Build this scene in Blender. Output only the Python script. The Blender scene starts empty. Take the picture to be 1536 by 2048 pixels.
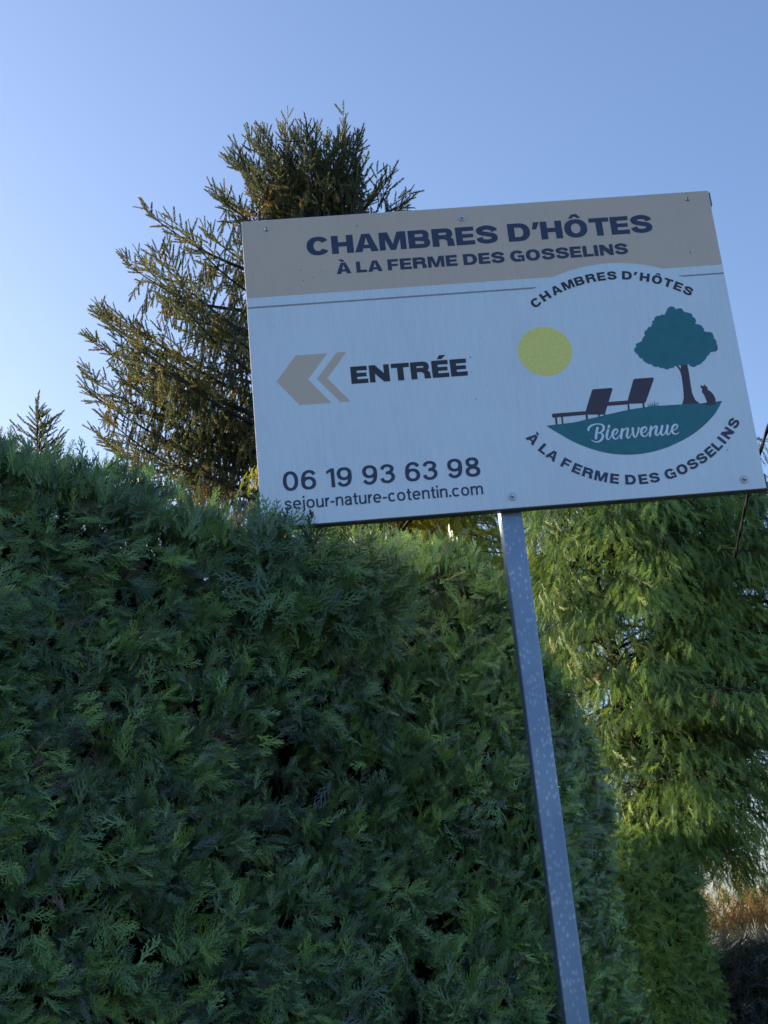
import bpy, math, random
import numpy as np
from mathutils import Vector, Matrix

# ------------------------------------------------------------------ camera
sc = bpy.context.scene
COL = sc.collection
# world axes seen from the camera (x right, y down, z forward)
RW = np.array([[0.99520336, -0.09782781, 0.0],
               [0.03264795, 0.33212793, 0.94266916],
               [-0.09221926, -0.93814752, 0.33372870]])
CAM = np.array([0.0, 0.0, 1.6])
cam_d = bpy.data.cameras.new('camera')
cam = bpy.data.objects.new('camera', cam_d)
COL.objects.link(cam)
M = Matrix(((RW[0, 0], -RW[0, 1], -RW[0, 2], CAM[0]),
            (RW[1, 0], -RW[1, 1], -RW[1, 2], CAM[1]),
            (RW[2, 0], -RW[2, 1], -RW[2, 2], CAM[2]),
            (0, 0, 0, 1)))
cam.matrix_world = M
cam_d.sensor_fit = 'VERTICAL'
cam_d.sensor_height = 36.0
cam_d.sensor_width = 27.0
cam_d.lens = 36.0 * 2800.0 / 2048.0
cam_d.clip_start = 0.05
cam_d.clip_end = 3000.0
sc.camera = cam

# ------------------------------------------------------------------ sky and sun
SUN_AZ = math.radians(-58.0)      # clockwise from +Y (the view direction); negative = to the left
SUN_EL = math.radians(11.0)
world = bpy.data.worlds.new("World")
sc.world = world
world.use_nodes = True
wn, wl = world.node_tree.nodes, world.node_tree.links
wn.clear()
sky = wn.new('ShaderNodeTexSky')
sky.sky_type = 'NISHITA'
sky.sun_disc = False
sky.sun_elevation = SUN_EL
sky.sun_rotation = SUN_AZ
sky.altitude = 30
sky.air_density = 1.0
sky.dust_density = 2.8
sky.ozone_density = 2.5
bg = wn.new('ShaderNodeBackground')
bg.inputs['Strength'].default_value = 0.15
out = wn.new('ShaderNodeOutputWorld')
wb = wn.new('ShaderNodeMix'); wb.data_type = 'RGBA'; wb.blend_type = 'MULTIPLY'   # camera white balance of the sky light
wb.inputs[0].default_value = 1.0; wb.inputs[7].default_value = (0.95, 0.965, 1.09, 1)
wl.new(sky.outputs[0], wb.inputs[6]); wl.new(wb.outputs[2], bg.inputs[0])
wl.new(bg.outputs[0], out.inputs[0])
sun_d = bpy.data.lights.new('sun', 'SUN')
sun_d.energy = 4.4
sun_d.angle = math.radians(0.5)
sun_d.color = (1.0, 0.82, 0.55)
sun = bpy.data.objects.new('sun', sun_d)
COL.objects.link(sun)
sdir = Vector((math.sin(SUN_AZ) * math.cos(SUN_EL), math.cos(SUN_AZ) * math.cos(SUN_EL), math.sin(SUN_EL)))
sun.rotation_euler = sdir.to_track_quat('Z', 'Y').to_euler()
sun.location = (-20, 10, 12)

sc.view_settings.view_transform = 'Standard'
sc.view_settings.look = 'None'
sc.view_settings.exposure = 1.16
sc.view_settings.gamma = 1.0
sc.cycles.max_bounces = 8
sc.cycles.transparent_max_bounces = 8


# ------------------------------------------------------------------ helpers
def tag(o, label=None, cat=None, group=None, kind=None):
    if label: o['label'] = label
    if cat: o['category'] = cat
    if group: o['group'] = group
    if kind: o['kind'] = kind
    return o


def empty(name, loc=(0, 0, 0), rz=0.0):
    o = bpy.data.objects.new(name, None)
    o.empty_display_size = 0.2
    COL.objects.link(o)
    o.location = loc
    o.rotation_euler = (0, 0, rz)
    return o


def link_mesh(name, me, mat, parent=None):
    o = bpy.data.objects.new(name, me)
    COL.objects.link(o)
    if mat: me.materials.append(mat)
    if parent: o.parent = parent
    return o


def mesh_obj(name, verts, faces, mat, parent=None, smooth=False):
    me = bpy.data.meshes.new(name)
    me.from_pydata([tuple(map(float, v)) for v in verts], [], [tuple(f) for f in faces])
    me.update()
    if smooth:
        me.polygons.foreach_set('use_smooth', [True] * len(me.polygons))
    return link_mesh(name, me, mat, parent)


def tri_mesh(name, V, F, mat, parent=None, tint=None, smooth=False):
    """big triangle mesh from numpy arrays, with an optional per-vertex tint (leaf hue, plus painted shade in the deep hedge layer)"""
    V = np.ascontiguousarray(V, dtype=np.float32)
    F = np.ascontiguousarray(F, dtype=np.int32)
    me = bpy.data.meshes.new(name)
    me.vertices.add(len(V))
    me.vertices.foreach_set('co', V.ravel())
    n = len(F)
    me.loops.add(n * 3)
    me.loops.foreach_set('vertex_index', F.ravel())
    me.polygons.add(n)
    me.polygons.foreach_set('loop_start', np.arange(0, n * 3, 3, dtype=np.int32))
    if smooth:
        me.polygons.foreach_set('use_smooth', np.ones(n, dtype=bool))
    if tint is not None:
        a = me.attributes.new('tint', 'FLOAT', 'POINT')
        a.data.foreach_set('value', np.ascontiguousarray(tint, dtype=np.float32))
    me.update(calc_edges=True)
    return link_mesh(name, me, mat, parent)


def norm(a):
    a = np.asarray(a, dtype=float)
    return a / np.maximum(np.linalg.norm(a, axis=-1, keepdims=True), 1e-9)


def frames(axis, nrm):
    """rotation matrices whose columns are x (across), y (axis), z (normal)"""
    y = norm(axis)
    z = nrm - (nrm * y).sum(-1, keepdims=True) * y
    z = norm(z)
    x = np.cross(y, z)
    return np.stack([x, y, z], axis=-1)


def scatter(templates, pos, axis, nrm, scale, tint, rng):
    """instance triangle templates; returns V, F, tint"""
    Vs, Fs, Ts, base = [], [], [], 0
    R = frames(axis, nrm)
    which = rng.integers(0, len(templates), len(pos))
    for ti, (tv, tf, tt) in enumerate(templates):
        idx = np.nonzero(which == ti)[0]
        if not len(idx): continue
        v = np.einsum('kij,nj->kni', R[idx], tv) * scale[idx, None, None] + pos[idx, None, :]
        nv = len(tv)
        f = tf[None] + (np.arange(len(idx)) * nv)[:, None, None] + base
        t = tint[idx, None] + tt[None]
        Vs.append(v.reshape(-1, 3)); Fs.append(f.reshape(-1, 3)); Ts.append(t.ravel())
        base += len(idx) * nv
    return np.concatenate(Vs), np.concatenate(Fs), np.concatenate(Ts)


class Acc:
    def __init__(self): self.V, self.F, self.T, self.n = [], [], [], 0
    def add(self, V, F, T=None):
        self.V.append(np.asarray(V, float)); self.F.append(np.asarray(F, int) + self.n)
        self.T.append(np.zeros(len(V)) if T is None else np.asarray(T, float)); self.n += len(V)
    def get(self): return np.concatenate(self.V), np.concatenate(self.F), np.concatenate(self.T)


def tube(acc, P, R, seg=6, tint=0.0):
    P = np.asarray(P, float); n = len(P)
    R = np.broadcast_to(np.asarray(R, float), (n,))
    d = np.gradient(P, axis=0); d = norm(d)
    ref = np.array([0.31, 0.17, 0.93]) if abs(d[0] @ np.array([0.31, 0.17, 0.93])) < 0.9 else np.array([1.0, 0, 0])
    x = norm(np.cross(d, ref)); y = np.cross(d, x)
    a = np.arange(seg) * 2 * math.pi / seg
    V = P[:, None] + R[:, None, None] * (np.cos(a)[None, :, None] * x[:, None] + np.sin(a)[None, :, None] * y[:, None])
    F = []
    for i in range(n - 1):
        for j in range(seg):
            a0 = i * seg + j; a1 = i * seg + (j + 1) % seg
            F.append((a0, a1, a1 + seg)); F.append((a0, a1 + seg, a0 + seg))
    acc.add(V.reshape(-1, 3), F, np.full(n * seg, tint))


def noise3(p, seed=0, octaves=3):
    """cheap smooth pseudo-noise for numpy arrays, about -1..1"""
    r = np.random.default_rng(seed)
    s = 0; amp = 1.0; tot = 0
    for o in range(octaves):
        for _ in range(4):
            k = norm(r.normal(size=3)) * (2 ** o)
            s = s + amp * np.sin(p @ k + r.uniform(0, 6.28)); tot += amp * 0.5
        amp *= 0.6
    return s / tot


# ------------------------------------------------------------------ materials
def mat_new(name):
    m = bpy.data.materials.new(name); m.use_nodes = True
    nt = m.node_tree; nt.nodes.clear()
    o = nt.nodes.new('ShaderNodeOutputMaterial')
    p = nt.nodes.new('ShaderNodeBsdfPrincipled')
    nt.links.new(p.outputs[0], o.inputs[0])
    return m, nt, p, o


def ramp(nt, stops):
    r = nt.nodes.new('ShaderNodeValToRGB')
    e = r.color_ramp.elements
    e[0].position, e[0].color = stops[0][0], (*stops[0][1], 1)
    e[1].position, e[1].color = stops[1][0], (*stops[1][1], 1)
    for p, c in stops[2:]:
        x = e.new(p); x.color = (*c, 1)
    return r


def leaf_material(name, stops, rough=0.55, translucent=0.3, tr_col=(1.3, 1.25, 0.6), spec=0.3, nscale=9.0):
    m, nt, p, o = mat_new(name)
    at = nt.nodes.new('ShaderNodeAttribute'); at.attribute_name = 'tint'
    tc = nt.nodes.new('ShaderNodeTexCoord')
    nz = nt.nodes.new('ShaderNodeTexNoise'); nz.inputs['Scale'].default_value = nscale
    nt.links.new(tc.outputs['Object'], nz.inputs['Vector'])
    ma = nt.nodes.new('ShaderNodeMath'); ma.operation = 'MULTIPLY_ADD'
    ma.inputs[1].default_value = 0.5; ma.inputs[2].default_value = -0.25
    nt.links.new(nz.outputs[0], ma.inputs[0])
    ad = nt.nodes.new('ShaderNodeMath'); ad.operation = 'ADD'
    nt.links.new(at.outputs['Fac'], ad.inputs[0]); nt.links.new(ma.outputs[0], ad.inputs[1])
    r = ramp(nt, stops)
    nt.links.new(ad.outputs[0], r.inputs[0])
    nt.links.new(r.outputs[0], p.inputs['Base Color'])
    p.inputs['Roughness'].default_value = rough
    p.inputs['Specular IOR Level'].default_value = spec
    tr = nt.nodes.new('ShaderNodeBsdfTranslucent')
    mu = nt.nodes.new('ShaderNodeMix'); mu.data_type = 'RGBA'; mu.blend_type = 'MULTIPLY'
    mu.inputs[0].default_value = 1.0
    nt.links.new(r.outputs[0], mu.inputs[6]); mu.inputs[7].default_value = (*tr_col, 1)
    nt.links.new(mu.outputs[2], tr.inputs[0])
    mx = nt.nodes.new('ShaderNodeMixShader'); mx.inputs[0].default_value = translucent
    nt.links.new(p.outputs[0], mx.inputs[1]); nt.links.new(tr.outputs[0], mx.inputs[2])
    nt.links.new(mx.outputs[0], o.inputs[0])
    return m


def plain(name, col, rough=0.6, metallic=0.0, spec=0.5, var=0.0, scale=20.0, bump=0.0):
    m, nt, p, o = mat_new(name)
    p.inputs['Base Color'].default_value = (*col, 1)
    p.inputs['Roughness'].default_value = rough
    p.inputs['Metallic'].default_value = metallic
    p.inputs['Specular IOR Level'].default_value = spec
    if var or bump:
        tc = nt.nodes.new('ShaderNodeTexCoord')
        nz = nt.nodes.new('ShaderNodeTexNoise'); nz.inputs['Scale'].default_value = scale
        nz.inputs['Detail'].default_value = 5
        nt.links.new(tc.outputs['Object'], nz.inputs['Vector'])
        if var:
            r = ramp(nt, [(0.3, tuple(c * (1 - var) for c in col)), (0.7, tuple(min(1, c * (1 + var)) for c in col))])
            nt.links.new(nz.outputs[0], r.inputs[0]); nt.links.new(r.outputs[0], p.inputs['Base Color'])
        if bump:
            b = nt.nodes.new('ShaderNodeBump'); b.inputs['Strength'].default_value = bump
            b.inputs['Distance'].default_value = 0.01
            nt.links.new(nz.outputs[0], b.inputs['Height']); nt.links.new(b.outputs[0], p.inputs['Normal'])
    return m


def printed(name, col, rough=0.38, streak=0.06):
    """weathered printed panel face: faint vertical run marks and a few dark specks"""
    m, nt, p, o = mat_new(name)
    L = nt.links
    tc = nt.nodes.new('ShaderNodeTexCoord')
    mp = nt.nodes.new('ShaderNodeMapping'); mp.inputs['Scale'].default_value = (190, 9, 9)
    L.new(tc.outputs['Object'], mp.inputs[0])
    wz = nt.nodes.new('ShaderNodeTexNoise'); wz.inputs['Scale'].default_value = 1.0; wz.inputs['Detail'].default_value = 4
    wz.inputs['Distortion'].default_value = 0.8
    L.new(mp.outputs[0], wz.inputs['Vector'])
    n2 = nt.nodes.new('ShaderNodeTexNoise'); n2.inputs['Scale'].default_value = 3.0; n2.inputs['Detail'].default_value = 3
    L.new(tc.outputs['Object'], n2.inputs['Vector'])
    mul = nt.nodes.new('ShaderNodeMath'); mul.operation = 'MULTIPLY'
    L.new(wz.outputs[0], mul.inputs[0]); L.new(n2.outputs[0], mul.inputs[1])
    r = ramp(nt, [(0.16, tuple(min(1, c * (1 + streak)) for c in col)), (0.36, tuple(c * (1 - streak) for c in col))])
    L.new(mul.outputs[0], r.inputs[0])
    # specks
    mp3 = nt.nodes.new('ShaderNodeMapping'); mp3.inputs['Scale'].default_value = (62, 26, 26)
    L.new(tc.outputs['Object'], mp3.inputs[0])
    vo = nt.nodes.new('ShaderNodeTexVoronoi'); vo.inputs['Scale'].default_value = 1.0
    L.new(mp3.outputs[0], vo.inputs['Vector'])
    n3 = nt.nodes.new('ShaderNodeTexNoise'); n3.inputs['Scale'].default_value = 7.0
    L.new(tc.outputs['Object'], n3.inputs['Vector'])
    th = nt.nodes.new('ShaderNodeMapRange'); th.inputs[1].default_value = 0.50; th.inputs[2].default_value = 0.72
    th.inputs[3].default_value = 0.0; th.inputs[4].default_value = 0.115
    L.new(n3.outputs[0], th.inputs[0])
    lt = nt.nodes.new('ShaderNodeMath'); lt.operation = 'LESS_THAN'
    L.new(vo.outputs['Distance'], lt.inputs[0]); L.new(th.outputs[0], lt.inputs[1])
    sc_ = nt.nodes.new('ShaderNodeMath'); sc_.operation = 'MULTIPLY'; sc_.inputs[1].default_value = 0.75
    L.new(lt.outputs[0], sc_.inputs[0])
    mx = nt.nodes.new('ShaderNodeMix'); mx.data_type = 'RGBA'
    L.new(sc_.outputs[0], mx.inputs[0]); L.new(r.outputs[0], mx.inputs[6])
    mx.inputs[7].default_value = (0.05, 0.05, 0.05, 1)
    L.new(mx.outputs[2], p.inputs['Base Color'])
    p.inputs['Roughness'].default_value = rough
    b = nt.nodes.new('ShaderNodeBump'); b.inputs['Strength'].default_value = 0.08; b.inputs['Distance'].default_value = 0.002
    L.new(wz.outputs[0], b.inputs['Height']); L.new(b.outputs[0], p.inputs['Normal'])
    return m


def galvanised(name):
    m, nt, p, o = mat_new(name)
    L = nt.links
    tc = nt.nodes.new('ShaderNodeTexCoord')
    mp = nt.nodes.new('ShaderNodeMapping'); mp.inputs['Scale'].default_value = (105, 105, 70)
    L.new(tc.outputs['Object'], mp.inputs[0])
    nd = nt.nodes.new('ShaderNodeTexNoise'); nd.inputs['Scale'].default_value = 2.0; nd.inputs['Detail'].default_value = 3
    L.new(mp.outputs[0], nd.inputs['Vector'])
    ad = nt.nodes.new('ShaderNodeVectorMath'); ad.operation = 'ADD'
    L.new(mp.outputs[0], ad.inputs[0]); L.new(nd.outputs['Color'], ad.inputs[1])
    vo = nt.nodes.new('ShaderNodeTexVoronoi'); vo.inputs['Scale'].default_value = 1.0
    L.new(ad.outputs[0], vo.inputs['Vector'])
    sep = nt.nodes.new('ShaderNodeSeparateColor'); L.new(vo.outputs['Color'], sep.inputs[0])
    # only some of the cells are bright spangles, and they are small
    gt = nt.nodes.new('ShaderNodeMath'); gt.operation = 'GREATER_THAN'; gt.inputs[1].default_value = 0.55
    L.new(sep.outputs[0], gt.inputs[0])
    lt = nt.nodes.new('ShaderNodeMapRange'); lt.inputs[1].default_value = 0.52; lt.inputs[2].default_value = 0.25
    L.new(vo.outputs['Distance'], lt.inputs[0])
    mm = nt.nodes.new('ShaderNodeMath'); mm.operation = 'MULTIPLY'
    L.new(gt.outputs[0], mm.inputs[0]); L.new(lt.outputs[0], mm.inputs[1])
    n2 = nt.nodes.new('ShaderNodeTexNoise'); n2.inputs['Scale'].default_value = 4.0; n2.inputs['Detail'].default_value = 4
    L.new(tc.outputs['Object'], n2.inputs['Vector'])
    m2 = nt.nodes.new('ShaderNodeMapRange'); m2.inputs[1].default_value = 0.38; m2.inputs[2].default_value = 0.6
    m2.inputs[3].default_value = 0.25; m2.inputs[4].default_value = 0.9
    L.new(n2.outputs[0], m2.inputs[0])
    m3 = nt.nodes.new('ShaderNodeMath'); m3.operation = 'MULTIPLY'
    L.new(mm.outputs[0], m3.inputs[0]); L.new(m2.outputs[0], m3.inputs[1])
    base = ramp(nt, [(0.3, (0.19, 0.27, 0.41)), (0.7, (0.27, 0.36, 0.50))])
    L.new(n2.outputs[0], base.inputs[0])
    mx = nt.nodes.new('ShaderNodeMix'); mx.data_type = 'RGBA'
    L.new(m3.outputs[0], mx.inputs[0]); L.new(base.outputs[0], mx.inputs[6]); mx.inputs[7].default_value = (0.50, 0.56, 0.64, 1)
    L.new(mx.outputs[2], p.inputs['Base Color'])
    p.inputs['Metallic'].default_value = 0.5
    p.inputs['Roughness'].default_value = 0.5
    return m


M_WHITE = printed('sign_white', (0.75, 0.84, 0.93), streak=0.045)
M_BEIGE = printed('sign_beige', (0.67, 0.53, 0.43), streak=0.03)
M_NAVY = plain('print_navy', (0.028, 0.040, 0.095), rough=0.4, var=0.12, scale=40)
M_BLACK = plain('print_black', (0.022, 0.024, 0.040), rough=0.4, var=0.12, scale=40)
M_TEAL = plain('print_teal', (0.014, 0.17, 0.215), rough=0.4, var=0.08, scale=40)
M_PLUM = plain('print_plum', (0.055, 0.035, 0.06), rough=0.4, var=0.08, scale=40)
M_YELLOW = plain('print_yellow', (0.92, 0.83, 0.22), rough=0.4, var=0.07, scale=120)
M_LINE = plain('print_grey_line', (0.30, 0.30, 0.33), rough=0.4, var=0.08, scale=60)
M_EDGE = plain('sign_edge', (0.55, 0.56, 0.57), rough=0.4, var=0.1, scale=30)
M_ALU = plain('dark_aluminium', (0.10, 0.11, 0.13), rough=0.45, metallic=0.4, var=0.2, scale=25)
M_BOLT = plain('zinc_bolt', (0.62, 0.63, 0.65), rough=0.28, metallic=0.9, var=0.1, scale=60)
M_WASHER = plain('zinc_washer', (0.50, 0.51, 0.53), rough=0.42, metallic=0.6, var=0.12, scale=60)
M_POST = galvanised('galvanised_steel')
M_CABLE = plain('black_cable', (0.004, 0.004, 0.005), rough=0.8, spec=0.15, var=0.3, scale=60)
M_BARK = plain('bark', (0.045, 0.034, 0.028), rough=0.9, var=0.45, scale=25, bump=0.8)
M_TWIG = plain('bare_twig', (0.15, 0.10, 0.06), rough=0.85, var=0.35, scale=14)
M_CORE = plain('inner_shade', (0.008, 0.008, 0.006), rough=1.0, spec=0.0, var=0.5, scale=30)  # near black: shade inside the foliage put into the colour
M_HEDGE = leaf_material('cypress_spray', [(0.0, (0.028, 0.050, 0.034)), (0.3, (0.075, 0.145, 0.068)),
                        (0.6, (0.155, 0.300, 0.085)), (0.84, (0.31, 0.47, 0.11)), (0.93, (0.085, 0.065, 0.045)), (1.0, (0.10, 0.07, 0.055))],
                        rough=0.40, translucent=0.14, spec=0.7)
M_LAWSON = leaf_material('drooping_cypress_spray', [(0.0, (0.055, 0.10, 0.055)), (0.35, (0.145, 0.25, 0.085)),
                         (0.7, (0.26, 0.37, 0.095)), (0.92, (0.36, 0.43, 0.11)), (1.0, (0.33, 0.22, 0.10))],
                         rough=0.55, translucent=0.33, tr_col=(1.15, 1.15, 0.8), spec=0.3)
M_GOLD = leaf_material('golden_cypress_spray', [(0.0, (0.14, 0.20, 0.05)), (0.5, (0.28, 0.33, 0.06)),
                       (0.85, (0.42, 0.40, 0.07)), (1.0, (0.38, 0.24, 0.08))], translucent=0.5)
M_NEEDLE = leaf_material('spruce_needles', [(0.0, (0.055, 0.090, 0.080)), (0.45, (0.095, 0.130, 0.080)),
                         (0.8, (0.22, 0.21, 0.085)), (0.9, (0.30, 0.19, 0.09)), (1.0, (0.32, 0.19, 0.09))],
                         rough=0.5, translucent=0.42, tr_col=(1.4, 1.15, 0.6), spec=0.5, nscale=3.0)
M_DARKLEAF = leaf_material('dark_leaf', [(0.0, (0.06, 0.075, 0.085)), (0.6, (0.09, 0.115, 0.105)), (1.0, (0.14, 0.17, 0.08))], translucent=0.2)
M_BROWNTWIG = leaf_material('beech_twig', [(0.0, (0.14, 0.10, 0.045)), (0.5, (0.27, 0.185, 0.075)), (1.0, (0.40, 0.31, 0.10))], translucent=0.25, tr_col=(1.2, 1, 0.8))

# ------------------------------------------------------------------ ground
def ground_mat():
    m, nt, p, o = mat_new('grass_ground')
    tc = nt.nodes.new('ShaderNodeTexCoord')
    n1 = nt.nodes.new('ShaderNodeTexNoise'); n1.inputs['Scale'].default_value = 0.6; n1.inputs['Detail'].default_value = 6
    nt.links.new(tc.outputs['Object'], n1.inputs['Vector'])
    r = ramp(nt, [(0.35, (0.045, 0.065, 0.02)), (0.6, (0.08, 0.10, 0.035)), (0.75, (0.12, 0.10, 0.06))])
    nt.links.new(n1.outputs[0], r.inputs[0]); nt.links.new(r.outputs[0], p.inputs['Base Color'])
    n2 = nt.nodes.new('ShaderNodeTexNoise'); n2.inputs['Scale'].default_value = 40; n2.inputs['Detail'].default_value = 5
    nt.links.new(tc.outputs['Object'], n2.inputs['Vector'])
    b = nt.nodes.new('ShaderNodeBump'); b.inputs['Strength'].default_value = 0.8; b.inputs['Distance'].default_value = 0.03
    nt.links.new(n2.outputs[0], b.inputs['Height']); nt.links.new(b.outputs[0], p.inputs['Normal'])
    p.inputs['Roughness'].default_value = 0.9
    return m

G = 1500.0
tag(mesh_obj('ground', [(-G, -G, 0), (G, -G, 0), (G, G, 0), (-G, G, 0)], [(0, 1, 2, 3)], ground_mat()), kind='structure')
tag(mesh_obj('road', [(-60, -5.5, 0.004), (60, -5.5, 0.004), (60, 1.2, 0.004), (-60, 1.2, 0.004)], [(0, 1, 2, 3)],
             plain('pale_bounce_road', (0.24, 0.24, 0.235), rough=0.9, var=0.25, scale=60, bump=0.4)), kind='structure')  # unseen road, made pale to bounce fill light onto hedge and sign

# ------------------------------------------------------------------ the sign
SK = 1.4 / 1200.0           # design units (1200 wide) to metres
sign = empty('direction_sign', (-0.33532 + 0.6903 * 0.99834, 3.59179 + 0.6903 * 0.05759, 0.0), math.radians(3.30134))
tag(sign, 'white and beige guest house sign with an arrow and logo on a galvanised square post', 'sign')
SZ0 = 1.6 + 2.21841          # height of the panel's top edge
SX0 = -0.6903                # panel's left edge in sign coordinates
PW, PH = 1200.0, 821.3


def sp(x, y, z=0.0):
    """design units -> sign coordinates (front of the panel is at y = 0, towards -y)"""
    return (SX0 + x * SK, -z, SZ0 + y * SK)


def box(V, F, x0, x1, y0, y1, z0, z1, bev=0.0):
    """box between metres; bevelled on all edges"""
    b = len(V)
    if bev <= 0:
        V += [(x, y, z) for z in (z0, z1) for y in (y0, y1) for x in (x0, x1)]
        F += [tuple(b + i for i in f) for f in ((0, 2, 3, 1), (4, 5, 7, 6), (0, 1, 5, 4), (2, 6, 7, 3), (0, 4, 6, 2), (1, 3, 7, 5))]
        return
    import bmesh
    bm = bmesh.new()
    vs = [bm.verts.new((x, y, z)) for z in (z0, z1) for y in (y0, y1) for x in (x0, x1)]
    for f in ((0, 2, 3, 1), (4, 5, 7, 6), (0, 1, 5, 4), (2, 6, 7, 3), (0, 4, 6, 2), (1, 3, 7, 5)):
        bm.faces.new([vs[i] for i in f])
    bmesh.ops.bevel(bm, geom=list(bm.edges), offset=bev, segments=3, affect='EDGES', profile=0.5)
    bm.verts.index_update()
    V += [tuple(v.co) for v in bm.verts]
    F += [tuple(b + v.index for v in f.verts) for f in bm.faces]
    bm.free()


# panel: 3 mm plate with softly rounded edges
V, F = [], []
box(V, F, SX0, SX0 + PW * SK, 0.0, 0.004, SZ0 - PH * SK, SZ0, 0.0012)
panel = mesh_obj('panel', V, F, M_WHITE, sign)
# back rails: folded U profiles, a little longer than the panel
for (ya, yb) in ((-4, -42), (-(PH + 0) + 38, -(PH + 2))):
    V, F = [], []
    x0, x1 = SX0 - 0.006, SX0 + PW * SK + 0.006
    za, zb = SZ0 + yb * SK, SZ0 + ya * SK
    box(V, F, x0, x1, 0.0045, 0.0070, za, zb, 0.0006)
    box(V, F, x0, x1, 0.0072, 0.030, zb - 0.0025, zb, 0.0006)
    box(V, F, x0, x1, 0.0072, 0.030, za, za + 0.0025, 0.0006)
    mesh_obj('rail', V, F, M_ALU, sign)
# post: square tube, rounded corners, behind the rails
PX = SX0 + 590 * SK
V, F = [], []
hw, rr, N = 0.0300, 0.005, 5
prof = []
for cx, cy, a0 in ((hw - rr, hw - rr, 0), (-hw + rr, hw - rr, 90), (-hw + rr, -hw + rr, 180), (hw - rr, -hw + rr, 270)):
    for i in range(N):
        a = math.radians(a0 + 90 * i / (N - 1))
        prof.append((cx + rr * math.cos(a), cy + rr * math.sin(a)))
zs = [-0.3, 0.5, 1.0, 1.5, 2.0, 2.5, 3.0, SZ0 - 0.03]
for z in zs:
    V += [(PX + a, 0.031 + hw + b, z) for a, b in prof]
n = len(prof)
for i in range(len(zs) - 1):
    for j in range(n):
        F.append((i * n + j, i * n + (j + 1) % n, (i + 1) * n + (j + 1) % n, (i + 1) * n + j))
F.append(tuple((len(zs) - 1) * n + j for j in range(n)))
post = mesh_obj('post', V, F, M_POST, sign)


def flat(name, polys, mat, z=0.5, parent=None, dz=0.0):
    """flat printed shapes: each polygon in design units; z is mm above the panel"""
    V, F = [], []
    for i, poly in enumerate(polys):
        if isinstance(poly, tuple):          # (points, faces)
            pts, fs = poly
        else:
            pts, fs = poly, [tuple(range(len(poly)))]
        b = len(V)
        V += [sp(x, y, (z + dz * i) / 1000.0) for x, y in pts]
        for f in fs:
            # face towards the viewer
            F.append(tuple(b + k for k in f))
    o = mesh_obj(name, V, F, mat, parent or panel)
    import bmesh
    bm = bmesh.new(); bm.from_mesh(o.data)
    bmesh.ops.triangulate(bm, faces=[f for f in bm.faces if len(f.verts) > 4])
    bm.normal_update()
    fl = [f for f in bm.faces if f.normal.y > 0]
    bmesh.ops.reverse_faces(bm, faces=fl)
    bm.to_mesh(o.data); bm.free()
    return o


# header band with the arch cut out of its lower edge
arch = []
bc, br = (932.0, -569.0), 377.5
def circ3(p, q, r):
    ax, ay, bx, by, cx, cy = *p, *q, *r
    d = 2 * (ax * (by - cy) + bx * (cy - ay) + cx * (ay - by))
    ux = ((ax * ax + ay * ay) * (by - cy) + (bx * bx + by * by) * (cy - ay) + (cx * cx + cy * cy) * (ay - by)) / d
    uy = ((ax * ax + ay * ay) * (cx - bx) + (bx * bx + by * by) * (ax - cx) + (cx * cx + cy * cy) * (bx - ax)) / d
    return ux, uy, math.hypot(ax - ux, ay - uy)
ux, uy, ur = circ3((768, -218), (920, -190.5), (1047, -216.5))
for i in range(33):
    x = 1047 + (768 - 1047) * i / 32
    arch.append((x, uy + math.sqrt(max(0, ur * ur - (x - ux) ** 2))))
band_poly = [(1.2, -1.2), (PW - 1.2, -1.2), (PW - 1.2, -216)] + arch + [(1.2, -218.5)]
# quads for a clean surface
xs = sorted(set([1.2, PW - 1.2] + [p[0] for p in arch]))
low = {round(p[0], 4): p[1] for p in arch}
pts, fs = [], []
for x in xs:
    yb = low.get(round(x, 4), -218.0 if x < 800 else -216.0)
    pts += [(x, -1.2), (x, yb)]
for i in range(len(xs) - 1):
    fs.append((2 * i, 2 * i + 1, 2 * i + 3, 2 * i + 2))
band = flat('header_band', [(pts, fs)], M_BEIGE, 0.3)
flat('stripe', [[(1.5, -243.2), (724, -243.2), (714, -247.8), (1.5, -247.8)]], M_LINE, 0.3)
flat('stripe', [[(1082, -239.4), (PW - 1.5, -239.4), (PW - 1.5, -243.6), (1093, -243.6)]], M_LINE, 0.3)
flat('arrow', [[(59.6, -449.5), (110.5, -384), (188, -384), (136, -450.5), (187, -516.5), (110.5, -516.5)],
               [(210, -384), (234.5, -384), (182.5, -451), (233.5, -517), (210, -517), (157.3, -451)]], M_BEIGE, 0.3)


# ---- heavy extended lettering drawn from strips, cap height 1
def seg_ring(path_o, path_i):
    n = len(path_o)
    pts = list(path_o) + list(path_i)
    return (pts, [(i, i + 1, n + i + 1, n + i) for i in range(n - 1)])


def sup(cx, cy, rx, ry, a, e=2.25):
    c, s = math.cos(a), math.sin(a)
    return (cx + rx * math.copysign(abs(c) ** (2 / e), c), cy + ry * math.copysign(abs(s) ** (2 / e), s))


def ring(w, v, h, a0=0, a1=360, over=0.015, n=44):
    rx, ry = w / 2, 0.5 + over
    A = [math.radians(a0 + (a1 - a0) * i / n) for i in range(n + 1)]
    return seg_ring([sup(w / 2, 0.5, rx, ry, a) for a in A], [sup(w / 2, 0.5, rx - v, ry - h, a, 2.1) for a in A])


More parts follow.
